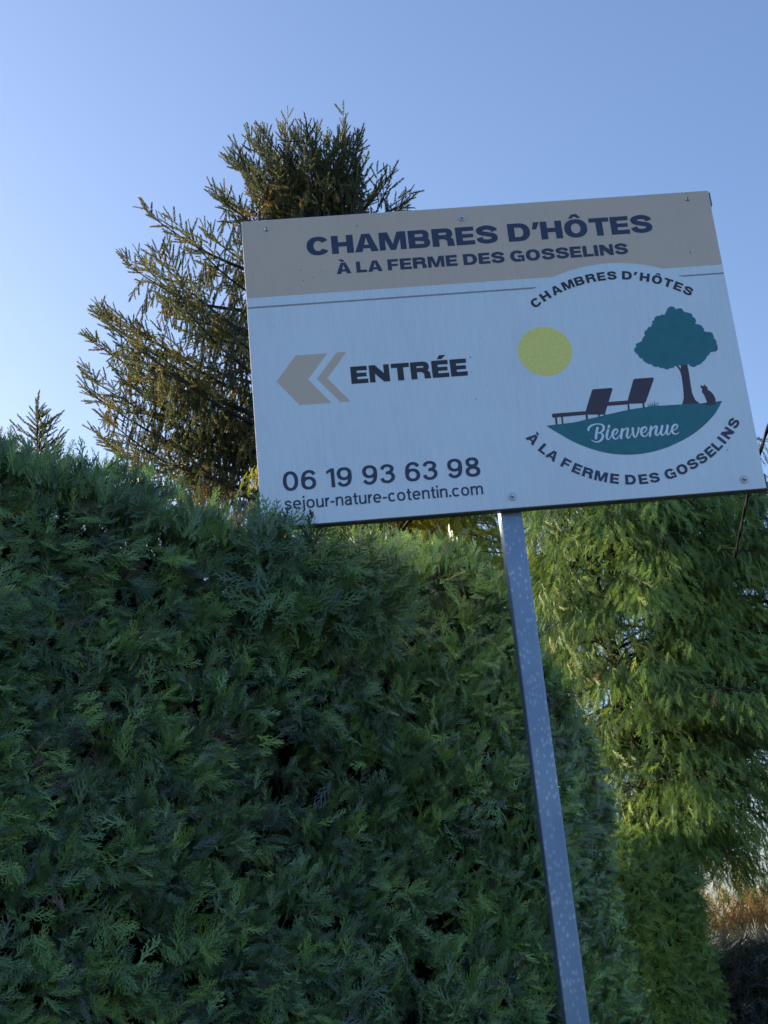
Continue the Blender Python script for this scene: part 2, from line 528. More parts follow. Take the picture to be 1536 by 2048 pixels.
def bowl(x0, w, yt, yb, v, h, ht=None):
    ht = ht or h
    cy, ry = (yt + yb) / 2, (yt - yb) / 2
    rx = min(ry * 1.1, (w - x0) * 0.8)
    cx = w - rx
    A = [math.radians(90 - 180 * i / 20) for i in range(21)]
    o = [(x0, yt)] + [sup(cx, cy, rx, ry, a, 2.2) for a in A] + [(x0, yb)]
    ri, rh = max(0.02, rx - v), ry - h
    i_ = [(x0, yt - ht)] + [sup(cx, cy, ri, rh, a, 2.1) for a in A] + [(x0, yb + h)]
    return seg_ring(o, i_)


def ribbon(P, v, h, n=60):
    """broad strip along a smooth curve; v = width where it runs vertically, h = where it runs horizontally"""
    P = np.array(P, float)
    t = np.linspace(0, len(P) - 1 - 1e-6, n)
    Q = []
    for u in t:
        i = int(u); f = u - i
        p0, p1, p2, p3 = P[max(i - 1, 0)], P[i], P[i + 1], P[min(i + 2, len(P) - 1)]
        Q.append(0.5 * ((2 * p1) + (-p0 + p2) * f + (2 * p0 - 5 * p1 + 4 * p2 - p3) * f * f + (-p0 + 3 * p1 - 3 * p2 + p3) * f ** 3))
    Q = np.array(Q); d = norm(np.gradient(Q, axis=0)); nn = np.stack([-d[:, 1], d[:, 0]], 1)
    hw = 0.5 * np.sqrt((nn[:, 0] * v) ** 2 + (nn[:, 1] * h) ** 2)
    return seg_ring([tuple(q) for q in Q + nn * hw[:, None]], [tuple(q) for q in Q - nn * hw[:, None]])


def glyph(ch, v=0.345, h=0.235, k=1.0):
    """returns polygons, advance width (without side bearings)"""
    R = lambda x0, y0, x1, y1: [(x0, y0), (x1, y0), (x1, y1), (x0, y1)]
    if ch in 'OÔ':
        w = 1.17 * k; g = [ring(w, v, h)]
        if ch == 'Ô':
            c = w / 2
            g.append([(c - .33 * k, 1.07), (c - .13 * k, 1.30), (c + .13 * k, 1.30), (c + .33 * k, 1.07), (c + .15 * k, 1.07), (c, 1.18), (c - .15 * k, 1.07)])
        return g, w
    if ch == 'C':
        w = 1.15 * k
        return [ring(w, v, h, 32, 328)], w * 0.985
    if ch == 'G':
        w = 1.17 * k
        return [ring(w, v, h, 34, 308), R(w * .54, .36, w * .99, .56), R(w * .99 - v * .72, 0.0, w * .99, .36)], w
    if ch == 'H':
        w = 1.10 * k
        return [R(0, 0, v, 1), R(w - v, 0, w, 1), R(v, .5 - h * .52, w - v, .5 + h * .52)], w
    if ch == 'I':
        return [R(0, 0, v, 1)], v
    if ch in 'EÉF':
        w = .93 * k if ch != 'F' else .88 * k
        g = [R(0, 0, v, 1), R(v, 1 - h, w, 1), R(v, .5 - h * .45 - (.03 if ch == 'F' else 0), w * .95, .5 + h * .45 - (.03 if ch == 'F' else 0))]
        if ch != 'F': g.append(R(v, 0, w * 1.02, h))
        if ch == 'É': g.append([(w * .36, 1.07), (w * .52, 1.30), (w * .92, 1.30), (w * .64, 1.07)])
        return g, w
    if ch == 'L':
        w = .86 * k
        return [R(0, 0, v, 1), R(v, 0, w, h)], w
    if ch == 'T':
        w = 1.02 * k
        return [R(0, 1 - h, w, 1), R(w / 2 - v / 2, 0, w / 2 + v / 2, 1 - h)], w
    if ch == 'N':
        w = 1.13 * k
        d = v * 1.16
        return [R(0, 0, v * .9, 1), R(w - v * .9, 0, w, 1),
                [(v * .9, 1), (v * .9, .62 - .12), (w - v * .9 - .02, 0), (w - v * .9, 0), (w - v * .9, .5), (v * .9 + .03, 1)]], w
    if ch == 'M':
        w = 1.36 * k; c = w / 2; s = v * .88
        return [R(0, 0, s, 1), R(w - s, 0, w, 1),
                [(s, 1), (s, .60), (c - .13 * k, 0), (c, 0), (c, .33), (s + .14 * k, 1)],
                [(w - s, 1), (w - s - .14 * k, 1), (c, .33), (c, 0), (c + .13 * k, 0), (w - s, .60)]], w
    if ch in 'AÀ':
        w = 1.20 * k; c = w / 2; t = .205 * k * (v / .345) ** .5; f = v * 1.1
        def xi(y): return f + (c - f) * y / .80
        Lh = [(0, 0), (f, 0), (xi(.19), .19), (c, .19), (c, .385), (xi(.385), .385), (c, .80), (c, 1), (c - t, 1)]
        g = [Lh, [(w - x, y) for x, y in Lh][::-1]]
        if ch == 'À': g.append([(c - .40 * k, 1.30), (c - .02 * k, 1.30), (c + .13 * k, 1.07), (c - .13 * k, 1.07)])
        return g, w
    if ch == 'D':
        w = 1.13 * k
        return [R(0, 0, v, 1), bowl(v, w, 1, 0, v, h)], w
    if ch == 'B':
        w = 1.09 * k
        return [R(0, 0, v, 1), bowl(v, w * .965, 1, .50 - h * .42, v * .92, h * .92), bowl(v, w, .50 + h * .36, 0, v * .96, h * .96, h * .7)], w
    if ch == 'R':
        w = 1.09 * k
        return [R(0, 0, v, 1), bowl(v, w * .96, 1, .40, v * .92, h),
                [(w * .50, .46), (w * .50 + .06, .40), (w - v * 1.02, .30), (w - v * .98, 0), (w * 1.02, 0), (w * .985, .36), (w * .86, .48)]], w
    if ch == 'S':
        w = 1.05 * k
        P = [(.90, .665), (.83, .80), (.54, .895), (.24, .83), (.165, .715), (.25, .60), (.54, .515), (.80, .44), (.885, .30), (.81, .17), (.52, .105), (.22, .18), (.14, .345)]
        return [ribbon([(x * w / 1.02, y) for x, y in P], v * .97, h * 1.0)], w
    if ch == "'":
        return [[(.09, 1), (.40 * k ** .5, 1), (.22, .60), (0, .60)]], .36 * k
    return [], 0.42 * k


KERN = {('L', 'A'): -.04, ('D', "'"): -.05, ("'", 'H'): -.03, ('R', 'É'): 0}
def line_of_text(txt, x0, x1, y0, cap, v, h, k, gap=.115, space=.56, name='lettering', mat=None, parent=None, z=0.7):
    x = 0; items = []
    for i, c in enumerate(txt):
        if c == ' ':
            x += space - gap; continue
        g, w = glyph(c, v, h, k)
        gg = gap
        if c in 'AÀ' or (i + 1 < len(txt) and txt[i + 1] in 'AÀ'): gg = gap * .45
        if c in "TL'": gg = gap * .6
        items.append((x, g)); x += w + gg
        last = gg
    tot = x - last
    s = (x1 - x0) / tot
    polys = []
    for ox, g in items:
        for pc in g:
            pts, fs = pc if isinstance(pc, tuple) else (pc, [tuple(range(len(pc)))])
            polys.append(([(x0 + (ox + px) * s, y0 + py * cap) for px, py in pts], fs))
    o = flat(name, polys, mat or M_NAVY, z, parent, dz=0.004)
    return o, s / cap


def arc_text(items, cx, cy, r, cap, below, v, h, k, name='lettering', mat=None, z=0.7):
    """letters set one by one round a circle: (char, angle of its middle in degrees)"""
    polys = []
    for c, deg in items:
        g, w = glyph(c, v, h, k)
        a = math.radians(deg)
        if not below:      # baseline circle, tops outward
            up = (math.cos(a), math.sin(a)); rt = (math.sin(a), -math.cos(a))
        else:              # tops inward
            up = (-math.cos(a), -math.sin(a)); rt = (-math.sin(a), math.cos(a))
        bx, by = cx + r * math.cos(a), cy + r * math.sin(a)
        for pc in g:
            pts, fs = pc if isinstance(pc, tuple) else (pc, [tuple(range(len(pc)))])
            polys.append(([(bx + ((px - w / 2) * rt[0] + py * up[0]) * cap, by + ((px - w / 2) * rt[1] + py * up[1]) * cap) for px, py in pts], fs))
    return flat(name, polys, mat or M_NAVY, z, None, dz=0.004)


line_of_text("CHAMBRES D'HÔTES", 159.4, 1038.0, -110.7, 51.5, .345, .235, 1.0, parent=band)
line_of_text("À LA FERME DES GOSSELINS", 228.6, 966.1, -168.3, 31.3, .335, .235, 1.0, gap=.13, space=.50, parent=band)
line_of_text("ENTRÉE", 240.2, 523.6, -471.2, 45.8, .345, .25, 1.0, mat=M_BLACK)
arc_text(list(zip("CHAMBRESD'HÔTES", (124.6, 119.5, 114.0, 108.4, 103.2, 98.2, 93.6, 89.1, 82.7, 79.2, 75.2, 70.0, 65.2, 60.8, 56.3))),
         909.8, -569.2, 331.3, 23.5, False, .30, .225, .93, mat=M_BLACK)
arc_text(list(zip("ÀLAFERMEDESGOSSELINS", (-143.9, -137.0, -132.2, -125.1, -119.6, -114.4, -108.3, -102.2, -95.0, -89.3, -84.1, -76.6, -70.6, -65.0, -59.8, -54.6, -50.0, -46.4, -41.8, -35.9))),
         905.6, -471.6, 315.5, 25.0, True, .29, .225, .90)


def small_glyph(ch, v, h):
    """digits (height 1) and lower case (x-height 1) in a plain grotesque"""
    R = lambda x0, y0, x1, y1: [(x0, y0), (x1, y0), (x1, y1), (x0, y1)]
    if ch == '0': return [ring(.70, v, h)], .70
    if ch in '69':
        w = .68
        A = [math.radians(360 * i / 36) for i in range(37)]
        g = [seg_ring([sup(w / 2, .325, w / 2, .34, a) for a in A], [sup(w / 2, .325, w / 2 - v, .34 - h, a, 2.1) for a in A]),
             ribbon([(w * .90, .765), (w * .76, .895), (w * .50, .935), (w * .24, .82), (v * .53, .56), (v * .5, .33)], v, h)]
        if ch == '9':
            g = [([(w - x, 1 - y) for x, y in p], f) for p, f in g]
        return g, w
    if ch == '1': return [R(.20, 0, .20 + v, 1), [(.20, 1), (0.0, .86), (0.0, .72), (.20, .83)]], .20 + v
    if ch == '3':
        return [ribbon([(.09, .74), (.17, .875), (.34, .93), (.52, .86), (.56, .73), (.48, .60), (.30, .535)], v, h),
                ribbon([(.26, .535), (.46, .52), (.575, .40), (.57, .24), (.46, .11), (.31, .07), (.14, .12), (.065, .27)], v, h)], .66
    if ch == '8':
        w = .68; A = [math.radians(360 * i / 36) for i in range(37)]
        return [seg_ring([sup(w / 2, .27, w / 2, .285, a) for a in A], [sup(w / 2, .27, w / 2 - v, .285 - h, a, 2.1) for a in A]),
                seg_ring([sup(w / 2, .755, w / 2 - .04, .26, a) for a in A], [sup(w / 2, .755, w / 2 - .04 - v, .26 - h, a, 2.1) for a in A])], w
    # lower case
    arch = lambda x0, x1: [ribbon([(x0 + v * .4, .62), (x0 + v + .06, .86), ((x0 + x1) / 2 + .06, .945), (x1 - v * .62, .84), (x1 - v * .5, .60), (x1 - v * .5, .3), (x1 - v * .5, 0)], v, h)]
    if ch == 'o': return [ring(1.02, v, h)], 1.02
    if ch == 'c': return [ring(.98, v, h, 42, 318)], .93
    if ch == 'e': return [ring(1.0, v, h, 0, 318), R(v * .6, .43, 1.0 - v * .05, .43 + h * .85)], 1.0
    if ch == 's':
        P = [(.78, .72), (.66, .89), (.44, .93), (.20, .86), (.14, .72), (.24, .58), (.44, .51), (.68, .43), (.76, .27), (.66, .11), (.42, .07), (.18, .12), (.07, .29)]
        return [ribbon(P, v * .95, h)], .86
    if ch == 'n': return [R(0, 0, v, 1)] + arch(0, .92), .92
    if ch == 'm': return [R(0, 0, v, 1)] + arch(0, .86) + arch(.86 - v, 1.52), 1.52
    if ch == 'u':
        g = [R(0, 0, v, 1)] + arch(0, .92)
        return [([(.92 - x, 1 - y) for x, y in (p[0] if isinstance(p, tuple) else p)], p[1] if isinstance(p, tuple) else [(0, 1, 2, 3)]) for p in g], .92
    if ch == 'r': return [R(0, 0, v, 1), ribbon([(v * .5, .55), (v + .06, .82), (.36, .93), (.52, .92)], v, h * 1.05)], .50
    if ch == 'i': return [R(0, 0, v, 1), R(-.01, 1.19, v + .01, 1.42)], v
    if ch == 'j': return [ribbon([(.16, 1.0), (.16, .6), (.16, .1), (.155, -.14), (.08, -.27), (-.08, -.28)], v, h), R(.16 - v / 2 - .01, 1.19, .16 + v / 2 + .01, 1.42)], .16 + v / 2
    if ch == 't': return [ribbon([(.26, 1.30), (.26, .8), (.26, .35), (.29, .14), (.40, .075), (.56, .09)], v, h), R(0, 1 - h, .56, 1)], .56
    if ch == 'a': return [ribbon([(.10, .70), (.22, .88), (.44, .93), (.68, .86), (.745, .68), (.745, .35), (.755, 0)], v, h),
                          ribbon([(.72, .575), (.46, .545), (.20, .46), (.105, .29), (.19, .11), (.38, .06), (.58, .12), (.72, .30)], v, h)], .87
    if ch == '-': return [R(0, .40, .50, .40 + h)], .50
    if ch == '.': return [R(0, 0, .24, .24)], .24
    return [], .5


def small_text(txt, x0, x1, y0, cap, v, h, gap, space, z=0.7, name='lettering', mat=None):
    x = 0; items = []
    for i, c in enumerate(txt):
        if c == ' ':
            x += space - gap; continue
        g, w = small_glyph(c, v, h)
        items.append((x, g)); x += w + gap * (1.0 if c not in '1rt-.' else .8)
        last = gap
    s_ = (x1 - x0) / (x - last)
    polys = []
    for ox, g in items:
        for pc in g:
            pts, fs = pc if isinstance(pc, tuple) else (pc, [tuple(range(len(pc)))])
            polys.append(([(x0 + (ox + px) * s_, y0 + py * cap) for px, py in pts], fs))
    return flat(name, polys, mat or M_NAVY, z, None, dz=0.004)


small_text("06 19 93 63 98", 57.0, 525.5, -734.3, 48.0, .168, .148, .135, .49)
small_text("sejour-nature-cotentin.com", 57.0, 525.9, -781.3, 22.0, .225, .19, .19, .4)

# ---- the emblem
def scallop(P, amt=0.34, n=5):
    out_ = []
    m = len(P)
    area = sum(P[i][0] * P[(i + 1) % m][1] - P[(i + 1) % m][0] * P[i][1] for i in range(m))
    s = 1 if area < 0 else -1
    for i in range(m):
        a, b = P[i], P[(i + 1) % m]
        dx, dy = b[0] - a[0], b[1] - a[1]
        for j in range(n):
            t = j / n
            q = amt * 4 * t * (1 - t) * 0.5
            out_.append((a[0] + dx * t - dy * q * s, a[1] + dy * t + dx * q * s))
    return out_

TREE = [(1043.8, -327.2), (1052.2, -324.3), (1058.2, -328.3), (1061.2, -334.2), (1068.8, -331.4), (1076.5, -332.8), (1078.3, -340.8), (1084.6, -343.5), (1092.0, -346.3), (1098.3, -349.0), (1098.6, -356.4), (1103.3, -361.1), (1106.0, -368.3), (1100.9, -375.3), (1106.2, -378.7), (1113.8, -380.7), (1119.3, -387.6), (1120.4, -399.8), (1128.6, -402.2), (1137.5, -402.9), (1142.0, -411.0), (1141.3, -419.6), (1146.4, -426.4), (1145.7, -435.0), (1147.3, -441.5), (1143.2, -454.1), (1134.3, -455.5), (1126.4, -456.1), (1122.0, -463.0), (1115.9, -466.8), (1110.6, -474.9), (1103.4, -480.7), (1095.8, -486.4), (1087.6, -488.7), (1081.0, -492.9), (1073.6, -491.0), (1067.8, -483.8), (1055.2, -484.4), (1041.5, -485.0), (1033.6, -485.6), (1026.8, -491.5), (1020.0, -490.1), (1012.7, -494.5), (1005.7, -489.7), (998.0, -489.1), (992.2, -484.4), (983.2, -484.5), (976.7, -476.8), (967.4, -473.9), (961.2, -469.2), (957.9, -460.4), (951.3, -457.8), (948.0, -449.0), (942.4, -442.1), (940.6, -433.4), (947.2, -428.8), (946.8, -421.1), (954.8, -417.5), (963.2, -413.9), (966.4, -405.5), (973.6, -399.6), (973.7, -388.9), (981.7, -383.1), (984.7, -376.8), (992.4, -377.4), (998.0, -367.0), (995.7, -363.8), (1003.2, -358.8), (1006.5, -350.4), (1016.7, -348.1), (1030.8, -346.6), (1035.9, -339.6), (1038.9, -333.3)]
TRUNK = [(1049.7, -482.3), (1064.6, -481.8), (1065.0, -507.2), (1064.0, -536.6), (1063.6, -561.8), (1068.1, -580.9), (1077.9, -591.3), (1033.8, -592), (1041.3, -572.5), (1043.9, -547.6), (1045.3, -516.2), (1043.8, -501.3), (1040.2, -492.5), (1034.0, -483.5), (1038.9, -482.5), (1044.0, -490), (1046.5, -495.5)]
CAT = [(1087.7, -542.8), (1091.0, -545.3), (1094.6, -545.9), (1098.4, -541.0), (1099.9, -546.3), (1103.3, -549.1), (1103.6, -556.6), (1110.0, -562.2), (1115.0, -571.0), (1118.0, -582.9), (1116.6, -597.3), (1098.0, -598.5), (1085.2, -593.5), (1087.6, -590.8), (1094.7, -590.1), (1094.8, -583.1), (1091.5, -568.2), (1088.0, -561.7), (1090.2, -553.5), (1087.0, -549.3)]
HILL = [(697.4, -618.7), (761.7, -615.8), (792.9, -610.9), (824.1, -606.1), (859.3, -600.1), (902.5, -593.5), (941.5, -590.1), (980.1, -589.1), (1018.4, -589.7), (1072.1, -590.8), (1110.6, -590.4), (1133.6, -588.3), (1124.3, -602.1), (1109.3, -621.6), (1091.0, -638.7), (1073.2, -652.9), (1051.5, -667.5), (1026.4, -680.5), (1001.8, -690.7), (977.7, -699.2), (950.0, -705.5), (922.8, -709.3), (892.3, -710.0), (862.4, -707.2), (833.1, -700.8), (804.3, -690.6), (779.5, -678.4), (755.0, -664.2), (730.9, -646.0), (710.3, -630.0)]


def smooth_poly(P, n=4, keep=()):
    out_ = []
    m = len(P); A = np.array(P)
    for i in range(m):
        p0, p1, p2, p3 = A[(i - 1) % m], A[i], A[(i + 1) % m], A[(i + 2) % m]
        for j in range(n):
            f = j / n
            if i in keep or (i + 1) % m in keep:
                q = p1 + (p2 - p1) * f
            else:
                q = 0.5 * ((2 * p1) + (-p0 + p2) * f + (2 * p0 - 5 * p1 + 4 * p2 - p3) * f * f + (-p0 + 3 * p1 - 3 * p2 + p3) * f ** 3)
            out_.append(tuple(q))
    return out_


flat('sun_emblem', [[(720.4 + 66.4 * math.cos(i * math.pi / 36), -421.3 + 66.6 * math.sin(i * math.pi / 36)) for i in range(72)]], M_YELLOW, 0.3)
flat('tree_emblem_trunk', [TRUNK], M_PLUM, 0.36)
flat('tree_emblem_crown', [scallop(TREE)], M_TEAL, 0.42)
hill = flat('hill_emblem', [smooth_poly(HILL, 4, (0, 11))], M_TEAL, 0.42)
flat('cat_emblem', [smooth_poly(CAT, 3, (0, 1, 2, 3, 4, 10, 11))], M_PLUM, 0.5)
LOUNGE = [
    [(820.4, -535.6), (823.2, -532.6), (868.6, -532.4), (871.6, -535.5), (842.9, -599.7), (840.4, -601.6), (795.8, -597.5), (795.3, -593.8)],
    [(714.7, -591.3), (717.7, -588.7), (797.6, -588.6), (796.5, -598.0), (716.3, -599.3), (714.1, -596.2)],
    [(721.0, -599), (726.3, -599), (724.7, -618.0), (720.6, -618)], [(736.3, -599), (740.5, -599), (739.0, -618), (735.6, -618)],
    [(796.0, -597.6), (800.9, -598.2), (800.3, -611), (795.6, -611.5)], [(826.0, -600.5), (830.2, -600.8), (830.3, -606.5), (826.4, -607)],
    [(840.6, -601.7), (844.6, -597.7), (843.9, -604.3), (840.2, -604.9)],
    [(925.2, -516.1), (928.8, -513.0), (973.6, -513.0), (976.5, -516.9), (947.0, -576.4), (943.2, -579.3), (901.8, -578.1), (901.2, -574.3)],
    [(856.8, -568.9), (904.6, -569.1), (901.5, -579.3), (852.0, -579.3)],
    [(901.5, -578.3), (905.7, -578.4), (904.9, -595), (900.6, -595)], [(938.3, -579.4), (942.6, -579.4), (942.1, -592), (937.4, -592)]]
flat('lounger_emblem', LOUNGE, M_PLUM, 0.5, dz=0.004)
tuft = []
for bx, tx, ty in ((956, 950, -579), (959, 957, -574.5), (962, 963, -577), (965, 970, -571.5), (967, 975, -577), (970, 982, -583), (955, 947, -585), (972, 978, -579)):
    tuft.append([(bx - 1.6, -590.5), (bx + 1.6, -590.5), (tx, ty)])
flat('grass_emblem', tuft, M_TEAL, 0.5, dz=0.004)

STROKES = [[(820.4, -633.1, 5.7), (817.2, -642.0, 6.2), (813.9, -653.0, 6.2), (812.1, -662.5, 5.9)], [(797.6, -640.9, 3.2), (797.3, -635.8, 5.2), (802.3, -629.6, 5.2), (811.0, -625.7, 4.0), (820.7, -624.4, 3.0), (829.1, -625.8, 3.6), (834.2, -630.1, 5.3), (834.9, -635.8, 6.3), (831.9, -642.2, 5.7), (826.0, -646.6, 4.0), (819.6, -648.4, 2.5)], [(819.6, -648.2, 2.1), (825.7, -649.1, 2.9), (829.4, -653.3, 5.3), (829.3, -658.3, 5.9), (826.3, -664.2, 5.7), (819.9, -669.3, 4.6), (812.1, -670.7, 3.2), (804.9, -668.0, 2.3), (800.2, -664.1, 0.8)], [(845.2, -640.8, 5.2), (841.2, -650.1, 5.9), (838.6, -660.1, 5.9), (839.8, -666.1, 3.8), (844.2, -665.2, 2.4), (849.6, -658.0, 1.9)], [(848.9, -630.3, 5.9), (846.5, -636.8, 5.2)], [(857.8, -655.6, 1.9), (863.2, -653.0, 2.7), (866.9, -647.2, 3.4), (866.5, -642.5, 3.4), (861.9, -642.1, 4.8), (857.1, -645.8, 5.9), (853.6, -653.2, 6.3), (853.8, -661.4, 5.7), (858.3, -666.6, 3.4), (864.2, -665.1, 2.7), (871.7, -656.7, 1.9)], [(879.7, -641.5, 5.7), (876.3, -651.0, 5.9), (872.5, -667.0, 5.7)], [(874.9, -657.0, 1.7), (881.2, -647.3, 2.5), (888.7, -641.6, 3.8), (893.0, -643.7, 5.1), (889.8, -653.1, 5.7), (887.5, -662.1, 5.9), (889.2, -666.9, 3.8), (893.7, -665.2, 2.3), (899.4, -656.0, 1.7)], [(904.9, -641.5, 5.7), (903.7, -650.8, 5.7), (904.0, -661.0, 5.2), (906.1, -666.1, 3.4), (910.2, -664.1, 3.6), (915.6, -653.8, 4.3), (918.9, -644.9, 4.4), (918.5, -640.5, 3.0)], [(926.7, -656.3, 1.7), (932.8, -653.7, 2.5), (937.3, -648.4, 3.2), (937.6, -643.3, 3.6), (933.2, -642.2, 5.0), (926.9, -645.5, 6.1), (923.5, -653.5, 6.3), (924.0, -661.2, 5.5), (929.0, -666.2, 3.2), (935.0, -664.1, 2.7), (941.5, -656.0, 1.9)], [(950.3, -641.3, 5.9), (946.4, -652.3, 6.1), (942.7, -666.8, 5.5)], [(945.1, -657.3, 1.7), (951.8, -648.6, 2.7), (959.5, -641.8, 3.8), (963.2, -643.9, 5.3), (960.2, -652.4, 5.9), (957.9, -661.4, 5.9), (959.6, -665.6, 4.0), (964.7, -663.5, 2.5), (970.5, -654.2, 1.9)], [(977.3, -641.3, 5.5), (973.1, -652.4, 5.9), (970.7, -661.4, 5.9), (972.9, -666.0, 3.8), (977.9, -664.6, 2.5), (984.3, -654.4, 1.9)], [(990.4, -641.3, 5.7), (987.1, -651.5, 5.9), (984.7, -660.5, 5.9), (986.3, -665.8, 3.8), (990.8, -664.1, 2.5), (996.9, -654.4, 1.9)], [(1003.2, -655.7, 1.9), (1009.5, -652.3, 2.7), (1013.3, -646.5, 3.4), (1012.4, -641.8, 3.6), (1007.4, -641.9, 4.8), (1001.8, -646.6, 5.7), (998.9, -655.6, 6.1), (999.7, -662.3, 5.5), (1004.4, -666.0, 3.2), (1010.2, -665.2, 2.5), (1014.7, -661.5, 1.1)]]


def brush(S, n=9, cap=3):
    """a pen stroke of changing width with rounded ends"""
    A = np.array(S, float); m = len(A)
    t = np.linspace(0, m - 1 - 1e-6, (m - 1) * n + 1)
    Q = []
    for u in t:
        i = int(u); f = u - i
        p0, p1, p2, p3 = A[max(i - 1, 0)], A[i], A[min(i + 1, m - 1)], A[min(i + 2, m - 1)]
        Q.append(0.5 * ((2 * p1) + (-p0 + p2) * f + (2 * p0 - 5 * p1 + 4 * p2 - p3) * f * f + (-p0 + 3 * p1 - 3 * p2 + p3) * f ** 3))
    Q = np.array(Q)
    d = norm(np.gradient(Q[:, :2], axis=0)); nn = np.stack([-d[:, 1], d[:, 0]], 1)
    hw = np.maximum(Q[:, 2] * 0.5, 0.3)
    C, W = [Q[i, :2] for i in range(len(Q))], list(hw)
    NN = [nn[i] for i in range(len(Q))]
    pre = [(C[0] - d[0] * hw[0] * .55 * s, hw[0] * math.sqrt(max(0, 1 - s * s)), NN[0]) for s in (1.0, .8, .5)]
    post_ = [(C[-1] + d[-1] * hw[-1] * .55 * s, hw[-1] * math.sqrt(max(0, 1 - s * s)), NN[-1]) for s in (.5, .8, 1.0)]
    seq = pre + list(zip(C, W, NN)) + post_
    return seg_ring([tuple(c + n_ * w) for c, w, n_ in seq], [tuple(c - n_ * w) for c, w, n_ in seq])


flat('lettering', [brush(s) for s in STROKES], M_WHITE, 0.6, hill, dz=0.012)


# bolts
def disc(V, F, cx, cz, r, y0, y1, seg=24, dome=0.0):
    """short cylinder standing on the panel (towards -y)"""
    b = len(V)
    rings = [(r, y0), (r, y1)]
    if dome:
        rings = [(r, y0), (r, y0 - dome * .25)] + [(r * math.cos(a), y0 - dome * (.25 + .75 * math.sin(a))) for a in (math.radians(25), math.radians(50), math.radians(72))]
    else:
        rings.append((r * 0.93, y1 - 0.0004))
    for rr_, y in rings:
        V += [(cx + rr_ * math.cos(2 * math.pi * i / seg), y, cz + rr_ * math.sin(2 * math.pi * i / seg)) for i in range(seg)]
    for k in range(len(rings) - 1):
        for i in range(seg):
            F.append((b + k * seg + i, b + (k + 1) * seg + i, b + (k + 1) * seg + (i + 1) % seg, b + k * seg + (i + 1) % seg))
    F.append(tuple(b + (len(rings) - 1) * seg + i for i in range(seg)))


for (x, y, washer) in ((62.3, -27.3, 0), (558.7, -31.7, 1), (1142.1, -21.6, 0), (593.2, -792.4, 1), (1150.7, -795.1, 1)):
    cx, _, cz = sp(x, y)
    V, F = [], []
    if washer:
        disc(V, F, cx, cz, 0.0060, -0.0026, 0, 6, dome=0.0075)
    else:
        disc(V, F, cx, cz, 0.0072, -0.0004, 0, 20, dome=0.0055)
    bolt = mesh_obj('bolt', V, F, M_BOLT, sign, smooth=not washer)
    if washer:
        V, F = [], []
        disc(V, F, cx, cz, 0.0118, -0.0003, -0.0022, 28)
        mesh_obj('washer', V, F, M_WASHER, bolt)


# ------------------------------------------------------------------ foliage templates
def strip(V, F, T, pts, w0, w1, tint=0.0, up=(0, 0, 1)):
    """tapered flat strip along pts in a template"""
    pts = np.asarray(pts, float)
    d = norm(np.gradient(pts, axis=0)) if len(pts) > 1 else None
    side = norm(np.cross(d, np.asarray(up, float)))
    b = len(V); n = len(pts)
    for i in range(n):
        w = w0 + (w1 - w0) * i / (n - 1)
        if i == n - 1 and w1 <= 0.0006:
            V.append(tuple(pts[i])); T.append(tint)
        else:
            V.append(tuple(pts[i] - side[i] * w)); V.append(tuple(pts[i] + side[i] * w)); T += [tint, tint]
    for i in range(n - 1):
        a = b + 2 * i
        if i == n - 2 and w1 <= 0.0006:
            F.append((a, a + 1, a + 2))
        else:
            F += [(a, a + 1, a + 3), (a, a + 3, a + 2)]


def cypress_template(seed, nlat=15, nsub=4, w=0.020, spread=46, droop=0.25, width=0.5, curl=0.0):
    """flat feathery spray of unit length along +y, lying in the xy plane"""
    r = random.Random(seed)
    V, F, T = [], [], []
    bend = r.uniform(-.14, .14)
    axis = lambda t: np.array([bend * t * t, t, -droop * t * t])
    strip(V, F, T, [axis(t) for t in (0, .3, .6, 1.0)], w * .8, 0, -0.05)
    for i in range(nlat):
        t = .06 + .9 * (i + r.uniform(-.2, .2)) / nlat
        s = -1 if i % 2 else 1
        Ln = width * (0.25 + 1.0 * math.sin(math.pi * min(1, (t * .8 + .12))) ** 1.0) * (1.02 - t * .62) * r.uniform(.75, 1.1)
        a = math.radians(spread + r.uniform(-9, 9) - 14 * t)
        p0 = axis(t)
        dz = r.uniform(-.22, .10)
        q = lambda u: p0 + Ln * np.array([s * math.sin(a) * (u - .18 * u * u), math.cos(a) * u + .16 * u * u, dz * u - (droop * .8) * u * u])
        strip(V, F, T, [q(0), q(.5), q(1.0)], w * .62, 0, r.uniform(-.03, .05))
        for j in range(nsub):
            u = .22 + .68 * (j + r.uniform(0, .6)) / nsub
            s2 = 1 if j % 2 else -1
            l2 = Ln * .42 * (1.08 - u * .7) * r.uniform(.7, 1.15)
            a2 = a + s2 * math.radians(42)
            b0 = q(u)
            dd = np.array([s * math.sin(a2), math.cos(a2), dz + r.uniform(-.25, .15)])
            strip(V, F, T, [b0, b0 + dd * l2 + np.array([0, .04 * l2, -droop * .3 * l2])], w * .58, 0, r.uniform(-.02, .09))
    return np.array(V), np.array(F), np.array(T)


